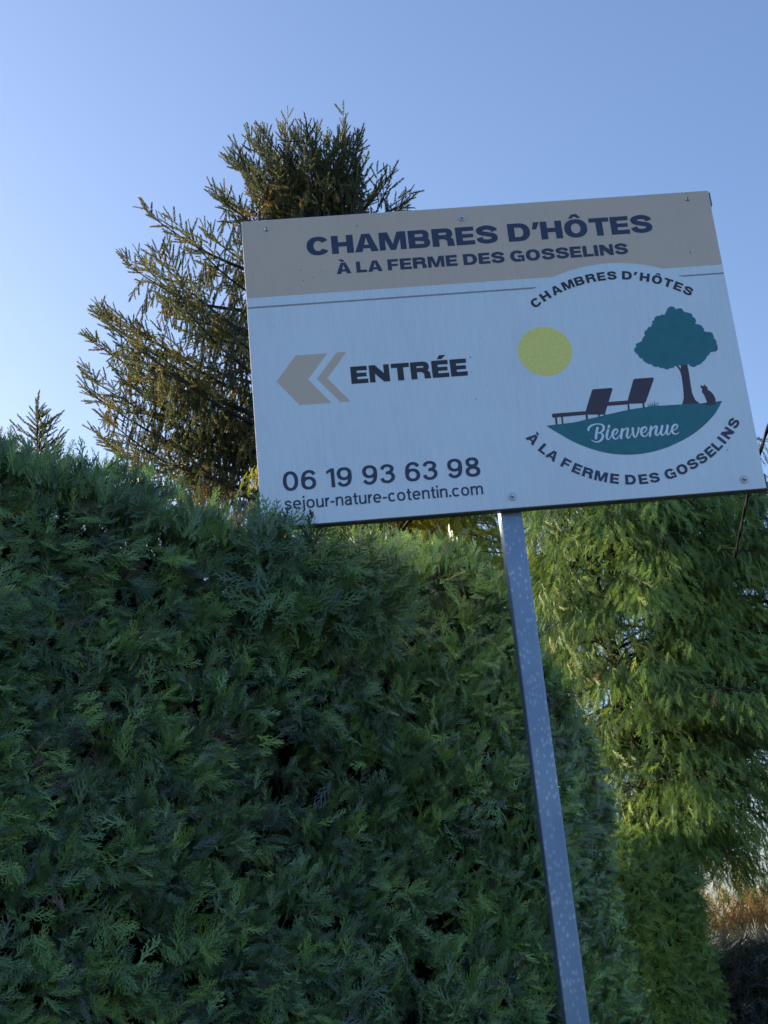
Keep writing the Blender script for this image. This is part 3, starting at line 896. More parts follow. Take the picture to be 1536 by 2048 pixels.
def shoot_template(seed, n=40, nl=0.155, w=0.036):
    """bottle-brush conifer shoot, unit length along +y"""
    r = random.Random(seed)
    V, F, T = [], [], []
    b = r.uniform(-.06, .06)
    ax = lambda t: np.array([b * t * t, t, -.05 * t * t])
    strip(V, F, T, [ax(0), ax(.5), ax(1)], .02, .006, .0)
    strip(V, F, T, [ax(0), ax(.5), ax(1)], .02, .006, .0, up=(1, 0, 0))
    for i in range(n):
        t = .02 + .97 * (i + r.random()) / n
        phi = i * 2.399 + r.uniform(-.3, .3)
        fw = math.radians(48 - 24 * t * t + r.uniform(-8, 8))
        l = nl * r.uniform(.75, 1.1) * (1.0 if t < .9 else 1.0)
        d = np.array([math.cos(phi) * math.sin(fw), math.cos(fw), math.sin(phi) * math.sin(fw)])
        p = ax(t); sd = norm(np.cross(d, [math.sin(phi), .3, math.cos(phi)])) * w
        k = len(V)
        V += [tuple(p - sd), tuple(p + sd), tuple(p + d * l + sd * .25), tuple(p + d * l - sd * .25)]
        T += [-.02, -.02, .05, .05]
        F += [(k, k + 1, k + 2), (k, k + 2, k + 3)]
    return np.array(V), np.array(F), np.array(T)


T_FINE = [cypress_template(s, 11, 3, .036, 42, .20, .44) for s in range(7)]
T_FINE += [cypress_template(s + 20, 8, 3, .048, 38, .35, .42) for s in range(5)]
T_DROOP = [cypress_template(s + 50, 8, 2, .050, 38, .38, .44) for s in range(6)]
T_COARSE = [cypress_template(s + 80, 7, 1, .045, 44, .3, .5) for s in range(3)]
T_SHOOT = [shoot_template(s) for s in range(4)]


# ------------------------------------------------------------------ clipped cypress hedge
def poly_path(P):
    P = np.asarray(P, float); d = np.linalg.norm(np.diff(P, axis=0), axis=1); c = np.concatenate([[0], np.cumsum(d)])
    def f(s):
        s = np.asarray(s, float)
        x = np.interp(s, c, P[:, 0]); y = np.interp(s, c, P[:, 1])
        e = 0.10
        tx = np.interp(s + e, c, P[:, 0]) - np.interp(s - e, c, P[:, 0]); ty = np.interp(s + e, c, P[:, 1]) - np.interp(s - e, c, P[:, 1])
        t = norm(np.stack([tx, ty], -1))
        return np.stack([x, y], -1), t
    return f, c


H_FOOT = [(-3.05, 1.28), (-0.921, 3.15), (0.42, 4.33), (0.47, 4.56), (0.58, 5.05), (0.70, 5.55), (0.67, 5.85), (0.45, 5.95), (-0.40, 5.15), (-4.0, 2.0)]
h_path, h_cum = poly_path(H_FOOT)
# (distance along the path, height) : clipped top, dipping a little under the sign and at the rounded end
A0 = h_cum[1]
H_TOP_S = [0, A0 - .6, A0, A0 + .16, A0 + .35, A0 + .47, A0 + .77, A0 + .92, A0 + 1.2, A0 + 1.45, A0 + 1.58, A0 + 1.70, h_cum[2], h_cum[3], h_cum[4], h_cum[5], h_cum[6], h_cum[7], h_cum[8], h_cum[9]]
H_TOP_Z = [3.05, 3.05, 3.04, 3.025, 2.99, 2.94, 2.89, 2.81, 2.88, 2.94, 2.97, 2.89, 2.80, 2.77, 2.76, 2.56, 2.5, 2.6, 2.95, 3.0]
h_top = lambda s: np.interp(s, H_TOP_S, H_TOP_Z)


def hedge_sprays(rng, n, s0, s1, z0, deep, scale, templates, tint0=0.42):
    s = rng.uniform(s0, s1, n)
    top = h_top(s)
    z = z0 + (top - z0) * rng.uniform(0, 1, n) ** 0.93
    xy, t = h_path(s)
    nrm = np.stack([t[:, 1], -t[:, 0], np.zeros(n)], -1)          # outward
    p = np.concatenate([xy, z[:, None]], -1)
    lump = noise3(p * 3.4, 5) * 0.075 + noise3(p * 9.0, 6) * 0.045
    rnd = np.clip((z - (top - 0.22)) / 0.22, 0, 1) ** 2 * 0.10     # rounded shoulder
    depth = rng.uniform(0, 1, n) ** 1.6 * deep
    p = p + nrm * (lump - depth - rnd)[:, None]
    th = noise3(p * 2.6, 9, 2) * 1.9 + rng.normal(0, .75, n)
    tv = np.stack([t[:, 0], t[:, 1], np.zeros(n)], -1)
    upb = np.clip((z - (top - 0.18)) / 0.18, 0, 1)
    axis = nrm * rng.uniform(.15, .75, n)[:, None] + tv * np.sin(th)[:, None] + np.array([0, 0, 1.0]) * (np.cos(th) * .9 + 0.05 + 1.1 * upb)[:, None]
    nv = nrm * 1.0 + rng.normal(0, .38, (n, 3)) + np.array([0, 0, .25])
    sc_ = rng.uniform(scale[0], scale[1], n)
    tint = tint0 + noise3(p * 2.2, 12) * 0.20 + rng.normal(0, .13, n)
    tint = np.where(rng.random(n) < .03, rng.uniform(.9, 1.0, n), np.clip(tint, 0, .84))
    return p, axis, nv, sc_, tint


def hedge_tufts(rng, n, k, s0, s1, z0, scale, templates, tint0=.42):
    """young growth in tufts: several sprays fanning out of one twig end"""
    s = rng.uniform(s0, s1, n); top = h_top(s)
    z = z0 + (top + .01 - z0) * rng.uniform(0, 1, n)
    xy, t = h_path(s)
    nrm = np.stack([t[:, 1], -t[:, 0], np.zeros(n)], -1); tv = np.stack([t[:, 0], t[:, 1], np.zeros(n)], -1)
    p = np.concatenate([xy, z[:, None]], -1)
    lump = noise3(p * 3.4, 5) * 0.050 + noise3(p * 12.0, 6) * 0.040 + rng.normal(0, .014, n) + .015
    rnd = np.clip((z - (top - 0.16)) / 0.16, 0, 1) ** 2 * 0.07
    p = p + nrm * (lump - rnd - .055)[:, None]
    th = noise3(p * 2.6, 9, 2) * 1.6 + 1.3 + rng.normal(0, .8, n)
    upb = np.clip((z - (top - 0.15)) / 0.15, 0, 1)
    D = nrm * rng.uniform(.35, .9, n)[:, None] + tv * np.sin(th)[:, None] * .8 + np.array([0, 0, 1.0]) * (np.cos(th) * .8 + .12 + 1.1 * upb)[:, None]
    size = rng.uniform(.75, 1.25, n)
    ti = tint0 + noise3(p * 2.2, 12) * 0.20 + rng.normal(0, .21, n)
    ti = np.where(rng.random(n) < .025, rng.uniform(.88, 1.0, n), np.clip(ti, 0, .84))
    r = lambda a: np.repeat(a, k, axis=0)
    m = n * k
    P = r(p) + rng.normal(0, .012, (m, 3)) + r(norm(D)) * rng.uniform(-.01, .03, m)[:, None]
    AX = r(norm(D)) + rng.normal(0, .38, (m, 3))
    NV = r(nrm) + rng.normal(0, .40, (m, 3)) + np.array([0, 0, .3])
    return P, AX, NV, rng.uniform(scale[0], scale[1], m) * r(size), np.clip(r(ti) + rng.normal(0, .04, m), 0, 1)


def build_hedge():
    rng = np.random.default_rng(3)
    root = empty('clipped_hedge', (0.0, 4.6, 0))
    tag(root, 'tall dark green clipped cypress hedge filling the left foreground under the sign', 'hedge')
    parts = []
    parts.append((T_FINE, hedge_tufts(rng, 5000, 8, A0 - .45, h_cum[5] + .25, 1.38, (.038, .070), None)))
    parts.append((T_FINE, hedge_sprays(rng, 3600, A0 - .45, h_cum[5] + .25, 1.38, .19, (.05, .09), None, .22)))  # deeper layer in a darker tint, shade of the gaps put into leaf colour
    parts.append((T_FINE, hedge_sprays(rng, 500, A0 - .30, h_cum[4], 1.42, .005, (.075, .115), None, .42)))
    crs = hedge_sprays(rng, 8000, 0.1, h_cum[6], 0.02, .14, (.12, .20), None)
    keep = (crs[0][:, 2] < 1.32) | (crs[0][:, 0] < h_path(np.array([A0 - .5]))[0][0, 0])    # the coarse sprays stay low down and far left
    parts.append((T_COARSE, tuple(a[keep] for a in crs)))
    parts.append((T_COARSE, hedge_sprays(rng, 5500, h_cum[6], h_cum[-1], 0.02, .14, (.14, .24), None)))
    # the top: young shoots standing up along the front edge, coarser behind it
    def top_set(n, s0, s1, w0, w1, scl, lean=0.35):
        s = rng.uniform(s0, s1, n); xy, t = h_path(s)
        nrm = np.stack([t[:, 1], -t[:, 0], np.zeros(n)], -1)
        w = rng.uniform(w0, w1, n)
        p = np.concatenate([xy, (h_top(s))[:, None]], -1) - nrm * w[:, None]
        p[:, 2] += noise3(p * 5, 21) * .035 - 0.06 - np.clip(0.10 - w, 0, .1) * .5
        axis = rng.normal(0, lean, (n, 3)) + np.array([0, 0, 1.0]) + nrm * .2
        nv = nrm + rng.normal(0, .7, (n, 3))
        return p, axis, nv, rng.uniform(scl[0], scl[1], n), np.clip(.52 + noise3(p * 2.2, 12) * .15 + rng.normal(0, .09, n), 0, .84)
    parts.append((T_FINE, top_set(5200, A0 - .45, h_cum[5] + .25, 0.0, .34, (.045, .09))))
    parts.append((T_FINE, top_set(200, A0 - .35, h_cum[3], 0.0, .30, (.09, .14), .28)))
    parts.append((T_COARSE, top_set(4200, 0.1, h_cum[5], .3, 1.15, (.09, .14))))
    # sprigs reaching up in front of the sign's lower left corner
    n = 26
    x = np.concatenate([rng.uniform(-.35, -.30, 16), rng.uniform(-.25, -.13, 5), rng.uniform(-.36, -.32, 5)])
    p = np.stack([x, 3.535 + rng.uniform(-.05, .025, n), 2.775 + rng.uniform(-.03, .05, n) - np.clip(x + .27, 0, 1) * .25], -1)
    axis = np.stack([rng.normal(-.12, .35, n), rng.normal(0, .15, n), np.full(n, 1.0)], -1)
    parts.append((T_FINE, (p, axis, np.stack([rng.normal(0, .5, n), np.full(n, -1.0), rng.normal(0, .4, n)], -1), rng.uniform(.06, .125, n) - np.clip(x + .27, 0, 1) * .25, rng.uniform(.2, .5, n))))
    # a lumpy shoulder below the sign edge
    n = 420
    x = rng.uniform(-.36, .02, n)
    zz = rng.uniform(2.60, 2.83, n)
    p = np.stack([x, 3.56 + (x + .33) * .80 + rng.uniform(-.03, .10, n), zz], -1)
    axis = np.stack([rng.normal(.1, .6, n), rng.normal(-.35, .2, n), rng.normal(.2, .6, n)], -1)
    parts.append((T_FINE, (p, axis, np.stack([rng.normal(.4, .35, n), np.full(n, -1.0), rng.normal(.3, .4, n)], -1), rng.uniform(.07, .13, n), np.clip(rng.normal(.35, .12, n), 0, .8))))
    acc = Acc()
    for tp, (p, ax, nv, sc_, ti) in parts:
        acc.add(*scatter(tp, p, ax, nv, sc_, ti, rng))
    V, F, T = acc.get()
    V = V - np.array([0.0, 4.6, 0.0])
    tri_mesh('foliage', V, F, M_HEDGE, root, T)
    # closed near-black shell: blocks see-through, stands in for shade between the sprays
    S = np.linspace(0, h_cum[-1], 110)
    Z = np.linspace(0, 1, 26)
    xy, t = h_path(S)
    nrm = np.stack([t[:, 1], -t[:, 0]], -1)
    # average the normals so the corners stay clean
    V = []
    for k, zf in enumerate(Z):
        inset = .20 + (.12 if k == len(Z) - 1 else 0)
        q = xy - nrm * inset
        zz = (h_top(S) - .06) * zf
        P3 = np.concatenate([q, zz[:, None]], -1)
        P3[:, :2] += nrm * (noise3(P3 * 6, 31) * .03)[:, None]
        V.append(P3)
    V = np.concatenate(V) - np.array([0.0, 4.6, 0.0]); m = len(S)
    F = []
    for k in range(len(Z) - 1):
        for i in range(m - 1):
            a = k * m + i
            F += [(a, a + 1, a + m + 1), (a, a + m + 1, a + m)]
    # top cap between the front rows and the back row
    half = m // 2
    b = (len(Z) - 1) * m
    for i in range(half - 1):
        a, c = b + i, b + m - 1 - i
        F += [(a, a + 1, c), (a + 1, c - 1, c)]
    tri_mesh('shade_core', V, F, M_CORE, root)
    # woody twigs that show in the gaps
    acc = Acc()
    for _ in range(420):
        s = rng.uniform(A0 - .4, h_cum[5]); z = rng.uniform(1.4, float(h_top(s)) - .05)
        q, t = h_path(np.array([s])); n_ = np.array([t[0, 1], -t[0, 0], 0])
        p0 = np.array([q[0, 0], q[0, 1], z]) - n_ * .18
        d = n_ * rng.uniform(.5, 1) + rng.normal(0, .45, 3) + np.array([0, 0, .5])
        L = rng.uniform(.10, .24)
        p1 = p0 + norm(d) * L * .5; p2 = p1 + norm(d + rng.normal(0, .3, 3)) * L * .5
        tube(acc, [p0, p1, p2], [.0035, .0025, .001], 4)
    V, F, T = acc.get()
    tag(tri_mesh('twigs', V - np.array([0.0, 4.6, 0.0]), F, M_TWIG, root), kind='stuff')


build_hedge()

# ------------------------------------------------------------------ drooping cypress tree on the right
def cypress_tree(name, label, group, base, stems, ztop, z0, reach, nlimb, per, mat, seed, templates, scale=(.12, .21), tint0=.42, droop=.9, shape=None, lumps=0.0):
    rng = np.random.default_rng(seed)
    root = empty(name, (base[0], base[1], 0))
    tag(root, label, 'tree', group)
    wood = Acc(); P, AX, NV, SC, TI = [], [], [], [], []
    for st, r0 in stems:
        st = np.array(st, float)
        tt = np.linspace(0, 1, len(st)); ti_ = np.linspace(0, 1, 14)
        path = np.stack([np.interp(ti_, tt, st[:, k]) for k in range(3)], -1)
        tube(wood, path, r0 * (1 - ti_ * .85) + .006, 8)
    for i in range(nlimb):
        st, r0 = stems[rng.integers(0, len(stems))]; st = np.array(st, float)
        z = z0 + (ztop - z0) * rng.uniform(0, 1) ** 0.9
        c = np.array([np.interp(z, st[:, 2], st[:, k]) for k in range(2)] + [z])
        az = rng.uniform(0, 2 * math.pi)
        d = np.array([math.cos(az), math.sin(az), 0])
        L = reach(z, az) * rng.uniform(.72, 1.08)
        n = 8; t = np.linspace(0, 1, n)
        rise = rng.uniform(.25, .55)
        pts = c + d * (L * t)[:, None]; pts[:, 2] += rise * t * .8 - t * t * rise * 1.1
        pts[:, :2] += rng.normal(0, .02, (n, 2)) * t[:, None]
        tube(wood, pts, .013 * (1 - t * .85) * max(.5, L), 4)
        m = max(4, int(per * L))
        u = rng.uniform(.18, 1.0, m) ** .8
        q = np.stack([np.interp(u, t, pts[:, k]) for k in range(3)], -1)
        side = np.array([-d[1], d[0], 0])
        off = rng.normal(0, .10, m)
        q = q + side * off[:, None]; q[:, 2] -= rng.uniform(0, .16, m)
        P.append(q)
        AX.append(d * rng.uniform(.1, .8, m)[:, None] + side * (off * 4)[:, None] + np.array([0, 0, -1.0]) * rng.uniform(.35, 1.25, m)[:, None] * droop)
        NV.append(rng.normal(0, .55, (m, 3)) + d * .9 + np.array([0, 0, .4]))
        SC.append(rng.uniform(scale[0], scale[1], m))
        TI.append(np.clip(tint0 + rng.normal(0, .13, m) + rng.normal(0, .15) + (rng.random(m) < .012) * .4, 0, 1))
    V, F, T = scatter(templates, np.concatenate(P), np.concatenate(AX), np.concatenate(NV), np.concatenate(SC), np.concatenate(TI), rng)
    o = np.array([base[0], base[1], 0])
    tri_mesh('crown', V - o, F, mat, root, T)
    V, F, T = wood.get()
    tri_mesh('trunk', V - o, F, M_BARK, root)
    return root


def reach_right(z, az):
    c = math.cos(az)
    r = .80 + .34 * c
    r *= min(1, max(.35, (5.5 - z) / 1.1))
    r *= min(1, max(.42, .50 + (z - 2.3) / (1.3 + .6 * max(0, c))))
    return r


cypress_tree('cypress_tree', 'loose yellow green cypress with drooping sprays and sky gaps, right of the post', None, (1.45, 8.35),
             [([(1.45, 8.35, 0), (1.42, 8.3, 2.3), (1.22, 8.3, 4.2), (1.2, 8.35, 5.3)], .055),
              ([(1.42, 8.31, 2.2), (1.70, 8.5, 2.9), (1.98, 8.6, 4.0), (1.95, 8.6, 5.2)], .035)],
             5.2, 2.30, reach_right, 460, 150, M_LAWSON, 11, T_DROOP, scale=(.06, .115), droop=.9)

# the golden one that catches the sun behind the hedge
cypress_tree('golden_cypress', 'sunlit golden cypress mostly hidden behind the sign and the hedge top', None, (.1, 10.6),
             [([(.1, 10.6, 0), (.1, 10.6, 3), (.12, 10.6, 6.3)], .09)],
             6.2, 1.2, lambda z, az: 1.32 * min(1, max(.3, (7.3 - z) / 1.3)), 260, 90, M_GOLD, 17, T_DROOP, scale=(.10, .17), tint0=.5)


def clipped_conifer():
    rng = np.random.default_rng(23)
    cx, cy, R, H = 1.15, 8.10, .36, 2.38
    root = empty('clipped_conifer', (cx, cy, 0))
    tag(root, 'narrow clipped dark green conifer below the loose tree at the hedge end', 'shrub')
    n = 17000
    az = rng.uniform(0, 2 * math.pi, n); z = rng.uniform(0, 1, n) ** .8 * H
    r = R * (.84 + .32 * np.clip(z / H, 0, 1)) * (1 - np.clip((z - (H - .25)) / .25, 0, 1) ** 2 * .75)
    d = np.stack([np.cos(az), np.sin(az), 0 * az], -1)
    p = np.stack([cx + r * d[:, 0], cy + r * d[:, 1], z], -1)
    p += d * (noise3(p * 5, 3) * .05 - rng.uniform(0, .10, n))[:, None]
    ax = d * rng.uniform(.2, .8, n)[:, None] + rng.normal(0, .6, (n, 3)) + np.array([0, 0, -.15])
    V, F, T = scatter(T_DROOP, p, ax, d + rng.normal(0, .4, (n, 3)), rng.uniform(.06, .105, n), np.clip(.40 + noise3(p * 3, 8) * .18 + rng.normal(0, .13, n), 0, .84), rng)
    o = np.array([cx, cy, 0])
    tri_mesh('foliage', V - o, F, M_LAWSON, root, T)
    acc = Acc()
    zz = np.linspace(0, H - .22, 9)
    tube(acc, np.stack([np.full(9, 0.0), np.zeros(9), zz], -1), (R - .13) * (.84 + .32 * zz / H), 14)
    V, F, T = acc.get(); tri_mesh('shade_core', V, F, M_CORE, root)  # near-black column, its colour stands in for shade between the sprays


clipped_conifer()


# ------------------------------------------------------------------ the spruce
def spruce():
    rng = np.random.default_rng(41)
    bx, by = -.38, 14.0
    root = empty('spruce_tree', (bx, by, 0))
    tag(root, 'tall ragged spruce with long drooping branches behind the sign, golden in low sun', 'tree')
    wood, bare = Acc(), Acc()
    tz = np.linspace(0, 10.9, 24)
    trunk = np.stack([bx + .05 * np.sin(tz * .8), by + .04 * np.cos(tz), tz], -1)
    tube(wood, trunk, .19 * (1 - tz / 11.9) + .008, 9)
    trunk_at = lambda z: np.array([np.interp(z, tz, trunk[:, k]) for k in range(3)])
    P, AX, NV, SC, TI = [], [], [], [], []

    def shoot(p, a, s, ti):
        P.append(p); AX.append(a); NV.append(rng.normal(0, 1, 3)); SC.append(s); TI.append(ti)

    def branch(p0, tip, dens=1.0, hang=1.0, upright=0.0):
        p0 = np.array(p0, float); tip = np.array(tip, float)
        v = tip - p0; L = np.linalg.norm(v)
        hz = np.array([v[0], v[1], 0.0]); lh = np.linalg.norm(hz) + 1e-6
        ctrl = p0 + v * .5 + np.array([0, 0, -rng.uniform(.10, .30) * lh]) + rng.normal(0, .03, 3) * L
        n = max(6, int(L / .12)); t = np.linspace(0, 1, n)[:, None]
        pts = (1 - t) ** 2 * p0 + 2 * t * (1 - t) * ctrl + t * t * tip
        pts += np.cumsum(np.cumsum(rng.normal(0, .0016, pts.shape), axis=0), axis=0) * np.minimum(1, (1 - t) * 4)
        tube(wood, pts, .005 + (.012 + .010 * L) * (1 - t[:, 0]) ** 1.1, 5)
        tan = norm(np.gradient(pts, axis=0))
        tw = np.linspace(0, 1, n)
        g = .092 / dens; ph = rng.uniform(0, 6.28)
        m = max(5, int(L * .88 / g))
        for i in range(m):
            u0 = .12 if L < 1.6 else .30
            u = u0 + (1 - u0) * (i + rng.uniform(-.3, .3)) / m
            u = min(.995, max(.08, u))
            p = np.array([np.interp(u, tw, pts[:, k]) for k in range(3)])
            d = np.array([np.interp(u, tw, tan[:, k]) for k in range(3)])
            side = norm(np.cross(d, [0, 0, 1.0])) * (1 if i % 2 else -1)
            rem = (1 - u) * L
            l = min(.70, .15 + .46 * rem) * rng.uniform(.45, 1.25) * (.75 + .5 * math.sin(u * 19 + ph) ** 2)
            inner = np.clip(1 - u * 1.3, 0, 1)
            a = norm(d * rng.uniform(.55, .95) + side * rng.uniform(.5, .9) + np.array([0, 0, -.55 * inner * hang + .22 * u + upright * .6 + rng.normal(0, .15)]))
            curtain = rng.random() < .5 and u < .93 and upright < .5
            if curtain:
                a = norm(d * rng.uniform(.15, .5) + side * rng.uniform(.05, .45) + np.array([0, 0, -1.0]))
                l = rng.uniform(.16, .58) * (1 - .35 * u)
            k = 5; s = np.linspace(0, 1, k)[:, None]
            sec = p + a * l * s + np.array([0, 0, -1.0]) * (s ** 2) * l * (.75 * hang * (.35 + inner) - .28 * u)
            tube(wood, sec, .0045 * (1 - s[:, 0] * .6), 3)
            if inner > .45 and rng.random() < .35:
                # thin bare hanging twig
                q = p; w = [q]
                dd = np.array([rng.normal(0, .3), rng.normal(0, .3), -1.0])
                for _ in range(5):
                    q = q + norm(dd) * rng.uniform(.06, .12); dd += rng.normal(0, .35, 3); w.append(q)
                tube(bare, w, [.003, .0026, .0023, .002, .0016, .001], 3)
                if rng.random() < .5: continue
            ns = max(2, int(l / .055))
            st = norm(sec[-1] - sec[0]); sd = norm(np.cross(st, [0, 0, 1.0]))
            base_ti = .40 + rng.normal(0, .12) + (.22 if inner > .6 else 0)
            for j in range(ns):
                f = (j + .6) / ns
                q = sec[0] * (1 - f) + sec[-1] * f; q[2] = np.interp(f, s[:, 0], sec[:, 2])
                sg = 1 if j % 2 else -1
                if inner > .3 or curtain:
                    aa = st * .5 + sd * sg * rng.uniform(.2, .7) + np.array([0, 0, -rng.uniform(.5, 1.6) * hang])
                else:
                    aa = st * .8 + sd * sg * rng.uniform(.35, .9) + np.array([0, 0, rng.uniform(-.25, .45) + upright * .6])
                br = rng.random() < (.03 + .10 * inner)
                shoot(q, aa, rng.uniform(.11, .19), min(1, base_ti + rng.normal(0, .08)) if not br else rng.uniform(.85, 1))
            shoot(sec[-1], st + np.array([0, 0, .15 + upright * .5]), rng.uniform(.10, .16), base_ti)
        # the tip: a few strong forward shoots
        dt = tan[-1]
        shoot(tip, dt + np.array([0, 0, .35]), rng.uniform(.15, .21), .35)
        sdt = norm(np.cross(dt, [0, 0, 1.0]))
        for sg in (-1, 1):
            shoot(tip - dt * .03, dt * .7 + sdt * sg * .6 + np.array([0, 0, .3]), rng.uniform(.10, .15), .35)
            shoot(tip - dt * .10, dt * .6 + sdt * sg * .8 + np.array([0, 0, .25]), rng.uniform(.10, .15), .35)

    def start_for(tip, rise):
        r = math.hypot(tip[0] - bx, tip[1] - by)
        return trunk_at(max(1.0, min(11.0, tip[2] - rise * r)))

    # branches whose tips make the outline
    tips = [(-2.35, 14.0, 10.45, .55), (-2.50, 14.3, 10.0, .5), (-2.62, 13.8, 9.75, .55), (-2.92, 14.1, 9.25, .6), (-3.02, 13.8, 8.80, .55),
            (-3.12, 14.1, 8.50, .5), (-3.06, 13.8, 8.18, .45), (-3.05, 14.3, 7.85, .4), (-2.75, 13.3, 7.6, .4),
            (-1.12, 14.0, 11.27, 1.2), (-.98, 13.9, 11.36, 1.4), (-1.36, 13.8, 10.98, 1.0), (-1.58, 14.0, 10.58, .85), (-1.72, 14.2, 10.22, .8), (-1.45, 13.6, 10.3, .9), (-1.85, 13.5, 9.8, .6),
            (.60, 14.0, 10.28, .6), (.40, 13.8, 10.38, .8), (.26, 14.2, 10.55, .9), (.10, 14.0, 10.88, 1.2), (.14, 13.8, 11.0, 1.3), (.48, 14.1, 10.2, .7), (.05, 13.6, 10.6, 1.1),
            (.60, 13.5, 9.6, .5), (.9, 14.2, 9.2, .45), (-2.7, 13.0, 8.6, .5), (-2.3, 12.8, 8.0, .45), (-1.9, 12.6, 8.6, .5),
            (-2.9, 13.6, 9.0, .55), (-2.2, 13.3, 9.5, .6), (-2.55, 13.5, 8.3, .5), (-2.75, 13.9, 8.4, .45), (-2.6, 14.5, 9.2, .5)]
    for x, y, z, rise in tips:
        branch(start_for((x, y, z), rise), (x, y, z), 1.6, 1.15, .25 if rise > .75 else .0)
    # several upright leaders make the broad top
    for x, y, z in ((-.52, 14.0, 11.62), (-.40, 13.9, 11.50), (.05, 14.0, 11.58), (-.12, 14.1, 11.50), (-.75, 13.9, 11.48), (-.28, 14.0, 11.40), (-.92, 14.1, 11.25),
                    (.15, 13.8, 11.25), (-.62, 14.2, 11.35), (-.22, 13.75, 11.35), (-1.05, 13.8, 11.15), (.02, 13.7, 11.05), (-.5, 13.7, 11.1), (-.8, 13.6, 10.9), (-.2, 13.5, 10.8)):
        z -= .24
        p0 = trunk_at(z - rng.uniform(1.2, 1.9))
        x -= .14
        branch(p0, (x + (x - bx) * .25, y, z), 1.15, .3, .8)
    # whorls all round
    z = 10.9
    i = 0
    while z > 2.0:
        r = np.interp(z, [2, 5, 7, 8.5, 9.6, 10.4, 11.0], [2.2, 2.3, 2.6, 2.0, 1.25, .75, .4])
        for q in range(3):
            az = i * 2.4 + rng.uniform(-.4, .4); i += 1
            if math.cos(az) < -.30 and z > 5.5 and rng.random() < .72: continue
            # keep the outline on the left and right as it is
            rr = r * rng.uniform(.72, .98)
            rise = np.interp(z, [2, 7, 9, 11], [.15, .35, .5, 1.0])
            tip = (bx + rr * math.cos(az), by + rr * math.sin(az), z + rise * rr * .8)
            if tip[2] > 11.3: continue
            branch(trunk_at(z), tip, 1.1 if z > 6 else .45, 1.3, .0)
        z -= .24 if z > 6.2 else .5
    P_, AX_, NV_ = np.array(P), np.array(AX), np.array(NV)
    V, F, T = scatter(T_SHOOT, P_, AX_, NV_, np.array(SC), np.clip(np.array(TI), 0, 1), rng)
    o = np.array([bx, by, 0])
    tri_mesh('needles', V - o, F, M_NEEDLE, root, T)
    V, F, T = wood.get(); tri_mesh('trunk', V - o, F, M_BARK, root)
    V, F, T = bare.get(); tag(tri_mesh('dead_twigs', V - o, F, M_TWIG, root), kind='stuff')
    print('spruce shoots', len(P))


spruce()


def young_spruce():
    rng = np.random.default_rng(77)
    bx, by, H = -3.50, 13.3, 7.80
    root = empty('young_spruce', (bx, by, 0))
    tag(root, 'thin dark spruce tip poking over the left end of the hedge', 'tree')
    wood = Acc(); P, AX, SC = [], [], []
    tz = np.linspace(0, H, 12)
    tube(wood, np.stack([bx + 0 * tz, by + 0 * tz, tz], -1), .07 * (1 - tz / H) + .006, 6)
    z = H
    P.append((bx, by, H)); AX.append((0.05, 0, 1)); SC.append(.22)
    while z > 3.0:
        d = H - z; r = .10 + .42 * d ** .8
        r = min(r, 1.3)
        for q in range(5 if d < 1.5 else 6):
            az = rng.uniform(0, 6.28); dv = np.array([math.cos(az), math.sin(az), 0.0])
            L = r * rng.uniform(.7, 1.1); m = max(3, int(L / .045))
            a = norm(dv + np.array([0, 0, .75 if d < 1 else .35])); base = np.array([bx, by, z - .1])
            tube(wood, [base, base + a * L * .5, base + a * L], [.012, .008, .004], 4)
            for j in range(m):
                f = (j + .5) / m; sd = norm(np.cross(a, [0, 0, 1.0])) * (1 if j % 2 else -1)
                P.append(base + a * L * f); AX.append(a * .8 + sd * .7 + np.array([0, 0, .15])); SC.append(rng.uniform(.09, .15))
            P.append(base + a * L); AX.append(a + np.array([0, 0, .3])); SC.append(rng.uniform(.12, .17))
        z -= .12
    n = len(P)
    V, F, T = scatter(T_SHOOT, np.array(P), np.array(AX), rng.normal(0, 1, (n, 3)), np.array(SC), np.clip(rng.normal(.25, .1, n), 0, .6), rng)
    o = np.array([bx, by, 0])
    tri_mesh('needles', V - o, F, M_NEEDLE, root, T)
    V, F, T = wood.get(); tri_mesh('trunk', V - o, F, M_BARK, root)


young_spruce()

# ------------------------------------------------------------------ far hedges at the right edge
def leafy_block(name, label, cat, x0, x1, y0, y1, zt, n, size, mat, seed, core=True, tint0=.4):
    rng = np.random.default_rng(seed)
    root = empty(name, ((x0 + x1) / 2, y0, 0)); tag(root, label, cat)
    x = rng.uniform(x0, x1, n); y = rng.uniform(y0, y1, n)
    top = zt + noise3(np.stack([x, y, 0 * x], -1) * 1.3, seed) * .12
    z = rng.uniform(0, 1, n) ** .7 * top
    front = rng.random(n) < .6
    y = np.where(front, y0 + rng.uniform(0, .15, n), y)
    z = np.where(front, z, top - rng.uniform(0, .25, n))
    p = np.stack([x, y, z], -1)
    ax = rng.normal(0, .8, (n, 3)) + np.array([0, -.4, .5])
    V, F, T = scatter(T_COARSE, p, ax, rng.normal(0, 1, (n, 3)) + np.array([0, -.8, .4]), rng.uniform(size[0], size[1], n), np.clip(tint0 + rng.normal(0, .16, n), 0, 1), rng)
    o = np.array([(x0 + x1) / 2, y0, 0])
    tri_mesh('foliage', V - o, F, mat, root, T)
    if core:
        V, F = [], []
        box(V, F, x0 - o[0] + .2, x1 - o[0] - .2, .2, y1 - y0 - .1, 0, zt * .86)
        mesh_obj('shade_core', V, F, M_CORE, root)  # near-black box behind the leaves, shade put into its colour
    return root


leafy_block('dark_hedge', 'dark blue green shaded hedge low at the right edge, in front of the bare one', 'hedge', 2.2, 8.0, 14.0, 15.2, 1.78, 9000, (.16, .30), M_DARKLEAF, 61, tint0=.3)


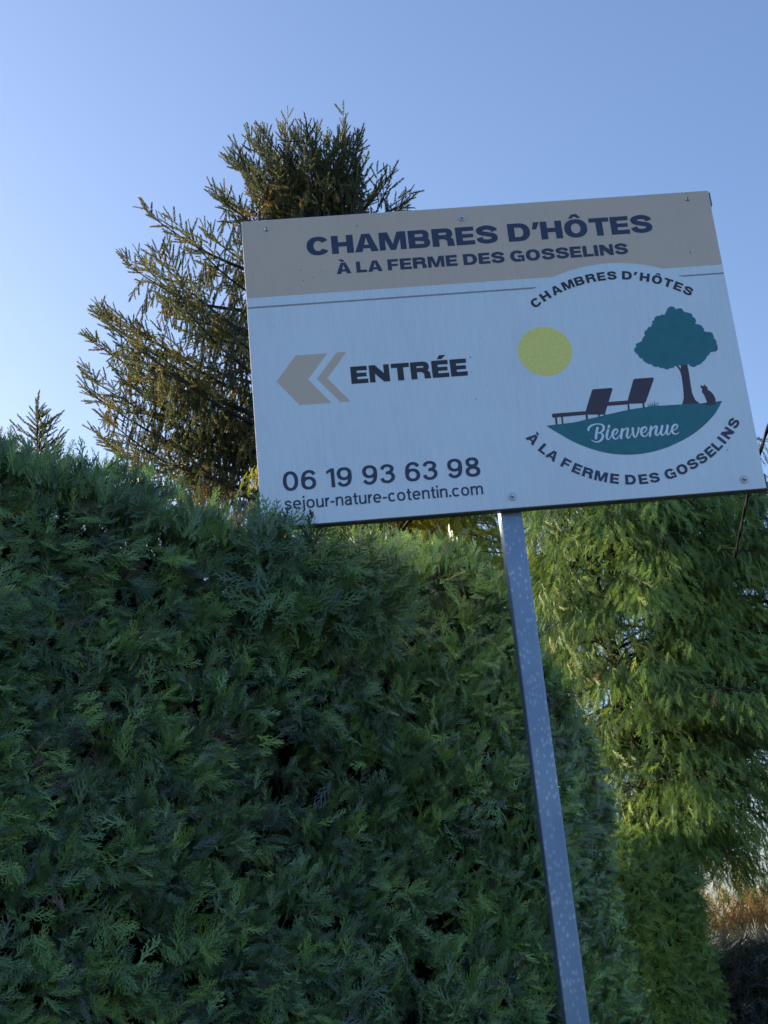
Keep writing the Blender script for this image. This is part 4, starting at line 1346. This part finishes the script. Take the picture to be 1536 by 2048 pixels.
def bare_hedge():
    rng = np.random.default_rng(71)
    x0, x1, y0, y1, H = 3.5, 16.0, 29.0, 31.0, 2.98
    root = empty('bare_hedge', ((x0 + x1) / 2, y0, 0))
    tag(root, 'orange brown leafless hedge lit by the sun, far off at the right edge', 'hedge')
    acc = Acc(); n = 2600
    P, AX, SC, TI = [], [], [], []
    for _ in range(n):
        x, y = rng.uniform(x0, x1), rng.uniform(y0, y1)
        h = H * rng.uniform(.55, 1.06)
        p = np.array([x, y, rng.uniform(0, .5)]); d = np.array([rng.normal(0, .18), rng.normal(0, .18), 1.0]); pts = [p]
        k = 5
        for _i in range(k):
            p = p + norm(d) * (h / k); d = d + rng.normal(0, .14, 3); d[2] = 1; pts.append(p)
        tube(acc, pts, np.linspace(.014, .004, k + 1), 3, rng.uniform(.1, .8))
        for _j in range(9):
            u = rng.uniform(.25, 1) * k; i = min(k - 1, int(u)); q = pts[i] + (pts[i + 1] - pts[i]) * (u - i)
            P.append(q); AX.append(np.array([rng.normal(0, .6), rng.normal(0, .6), 1.0])); SC.append(rng.uniform(.2, .45)); TI.append(rng.uniform(0, 1))
    m = len(P)
    V, F, T = scatter(T_COARSE[:1], np.array(P), np.array(AX), rng.normal(0, 1, (m, 3)), np.array(SC), np.array(TI), rng)
    acc.add(V, F, T)
    V, F, T = acc.get(); o = np.array([(x0 + x1) / 2, y0, 0])
    tri_mesh('twigs', V - o, F, M_BROWNTWIG, root, T)


bare_hedge()
cypress_tree('distant_conifer', 'small dark conifer top showing over the orange hedge at the right edge', None, (8.2, 36.0),
             [([(8.2, 36, 0), (8.2, 36, 2), (8.2, 36, 3.9)], .12)], 3.7, .5, lambda z, az: 1.5 * min(1, max(.3, (4.5 - z) / 2)), 60, 22, M_HEDGE, 91, T_COARSE, scale=(.3, .55), tint0=.4)

# ------------------------------------------------------------------ overhead cable
def cable():
    acc = Acc()
    K = [(1.60, -3.0, 5.95), (1.72, 1.5, 5.0), (1.78, 4.2, 4.36), (1.80, 5.6, 4.03), (1.798, 6.0, 3.955), (1.800, 6.5, 3.85), (1.845, 7.2, 3.70)]
    K = np.array(K); t = np.linspace(0, len(K) - 1, 70); i = np.arange(len(K))
    P = np.stack([np.interp(t, i, K[:, k]) for k in range(3)], -1)
    # two twisted strands
    for ph in (0, math.pi):
        a = np.linspace(0, 60, 70) + ph
        Q = P + np.stack([np.cos(a), 0 * a, np.sin(a)], -1) * .0035
        tube(acc, Q, .0055, 6)
    V, F, T = acc.get(); o = P[0]
    ob = tri_mesh('overhead_cable', V - o, F, M_CABLE); ob.location = tuple(o)
    tag(ob, 'thin black overhead cable slanting down behind the right side of the sign', 'cable')


cable()
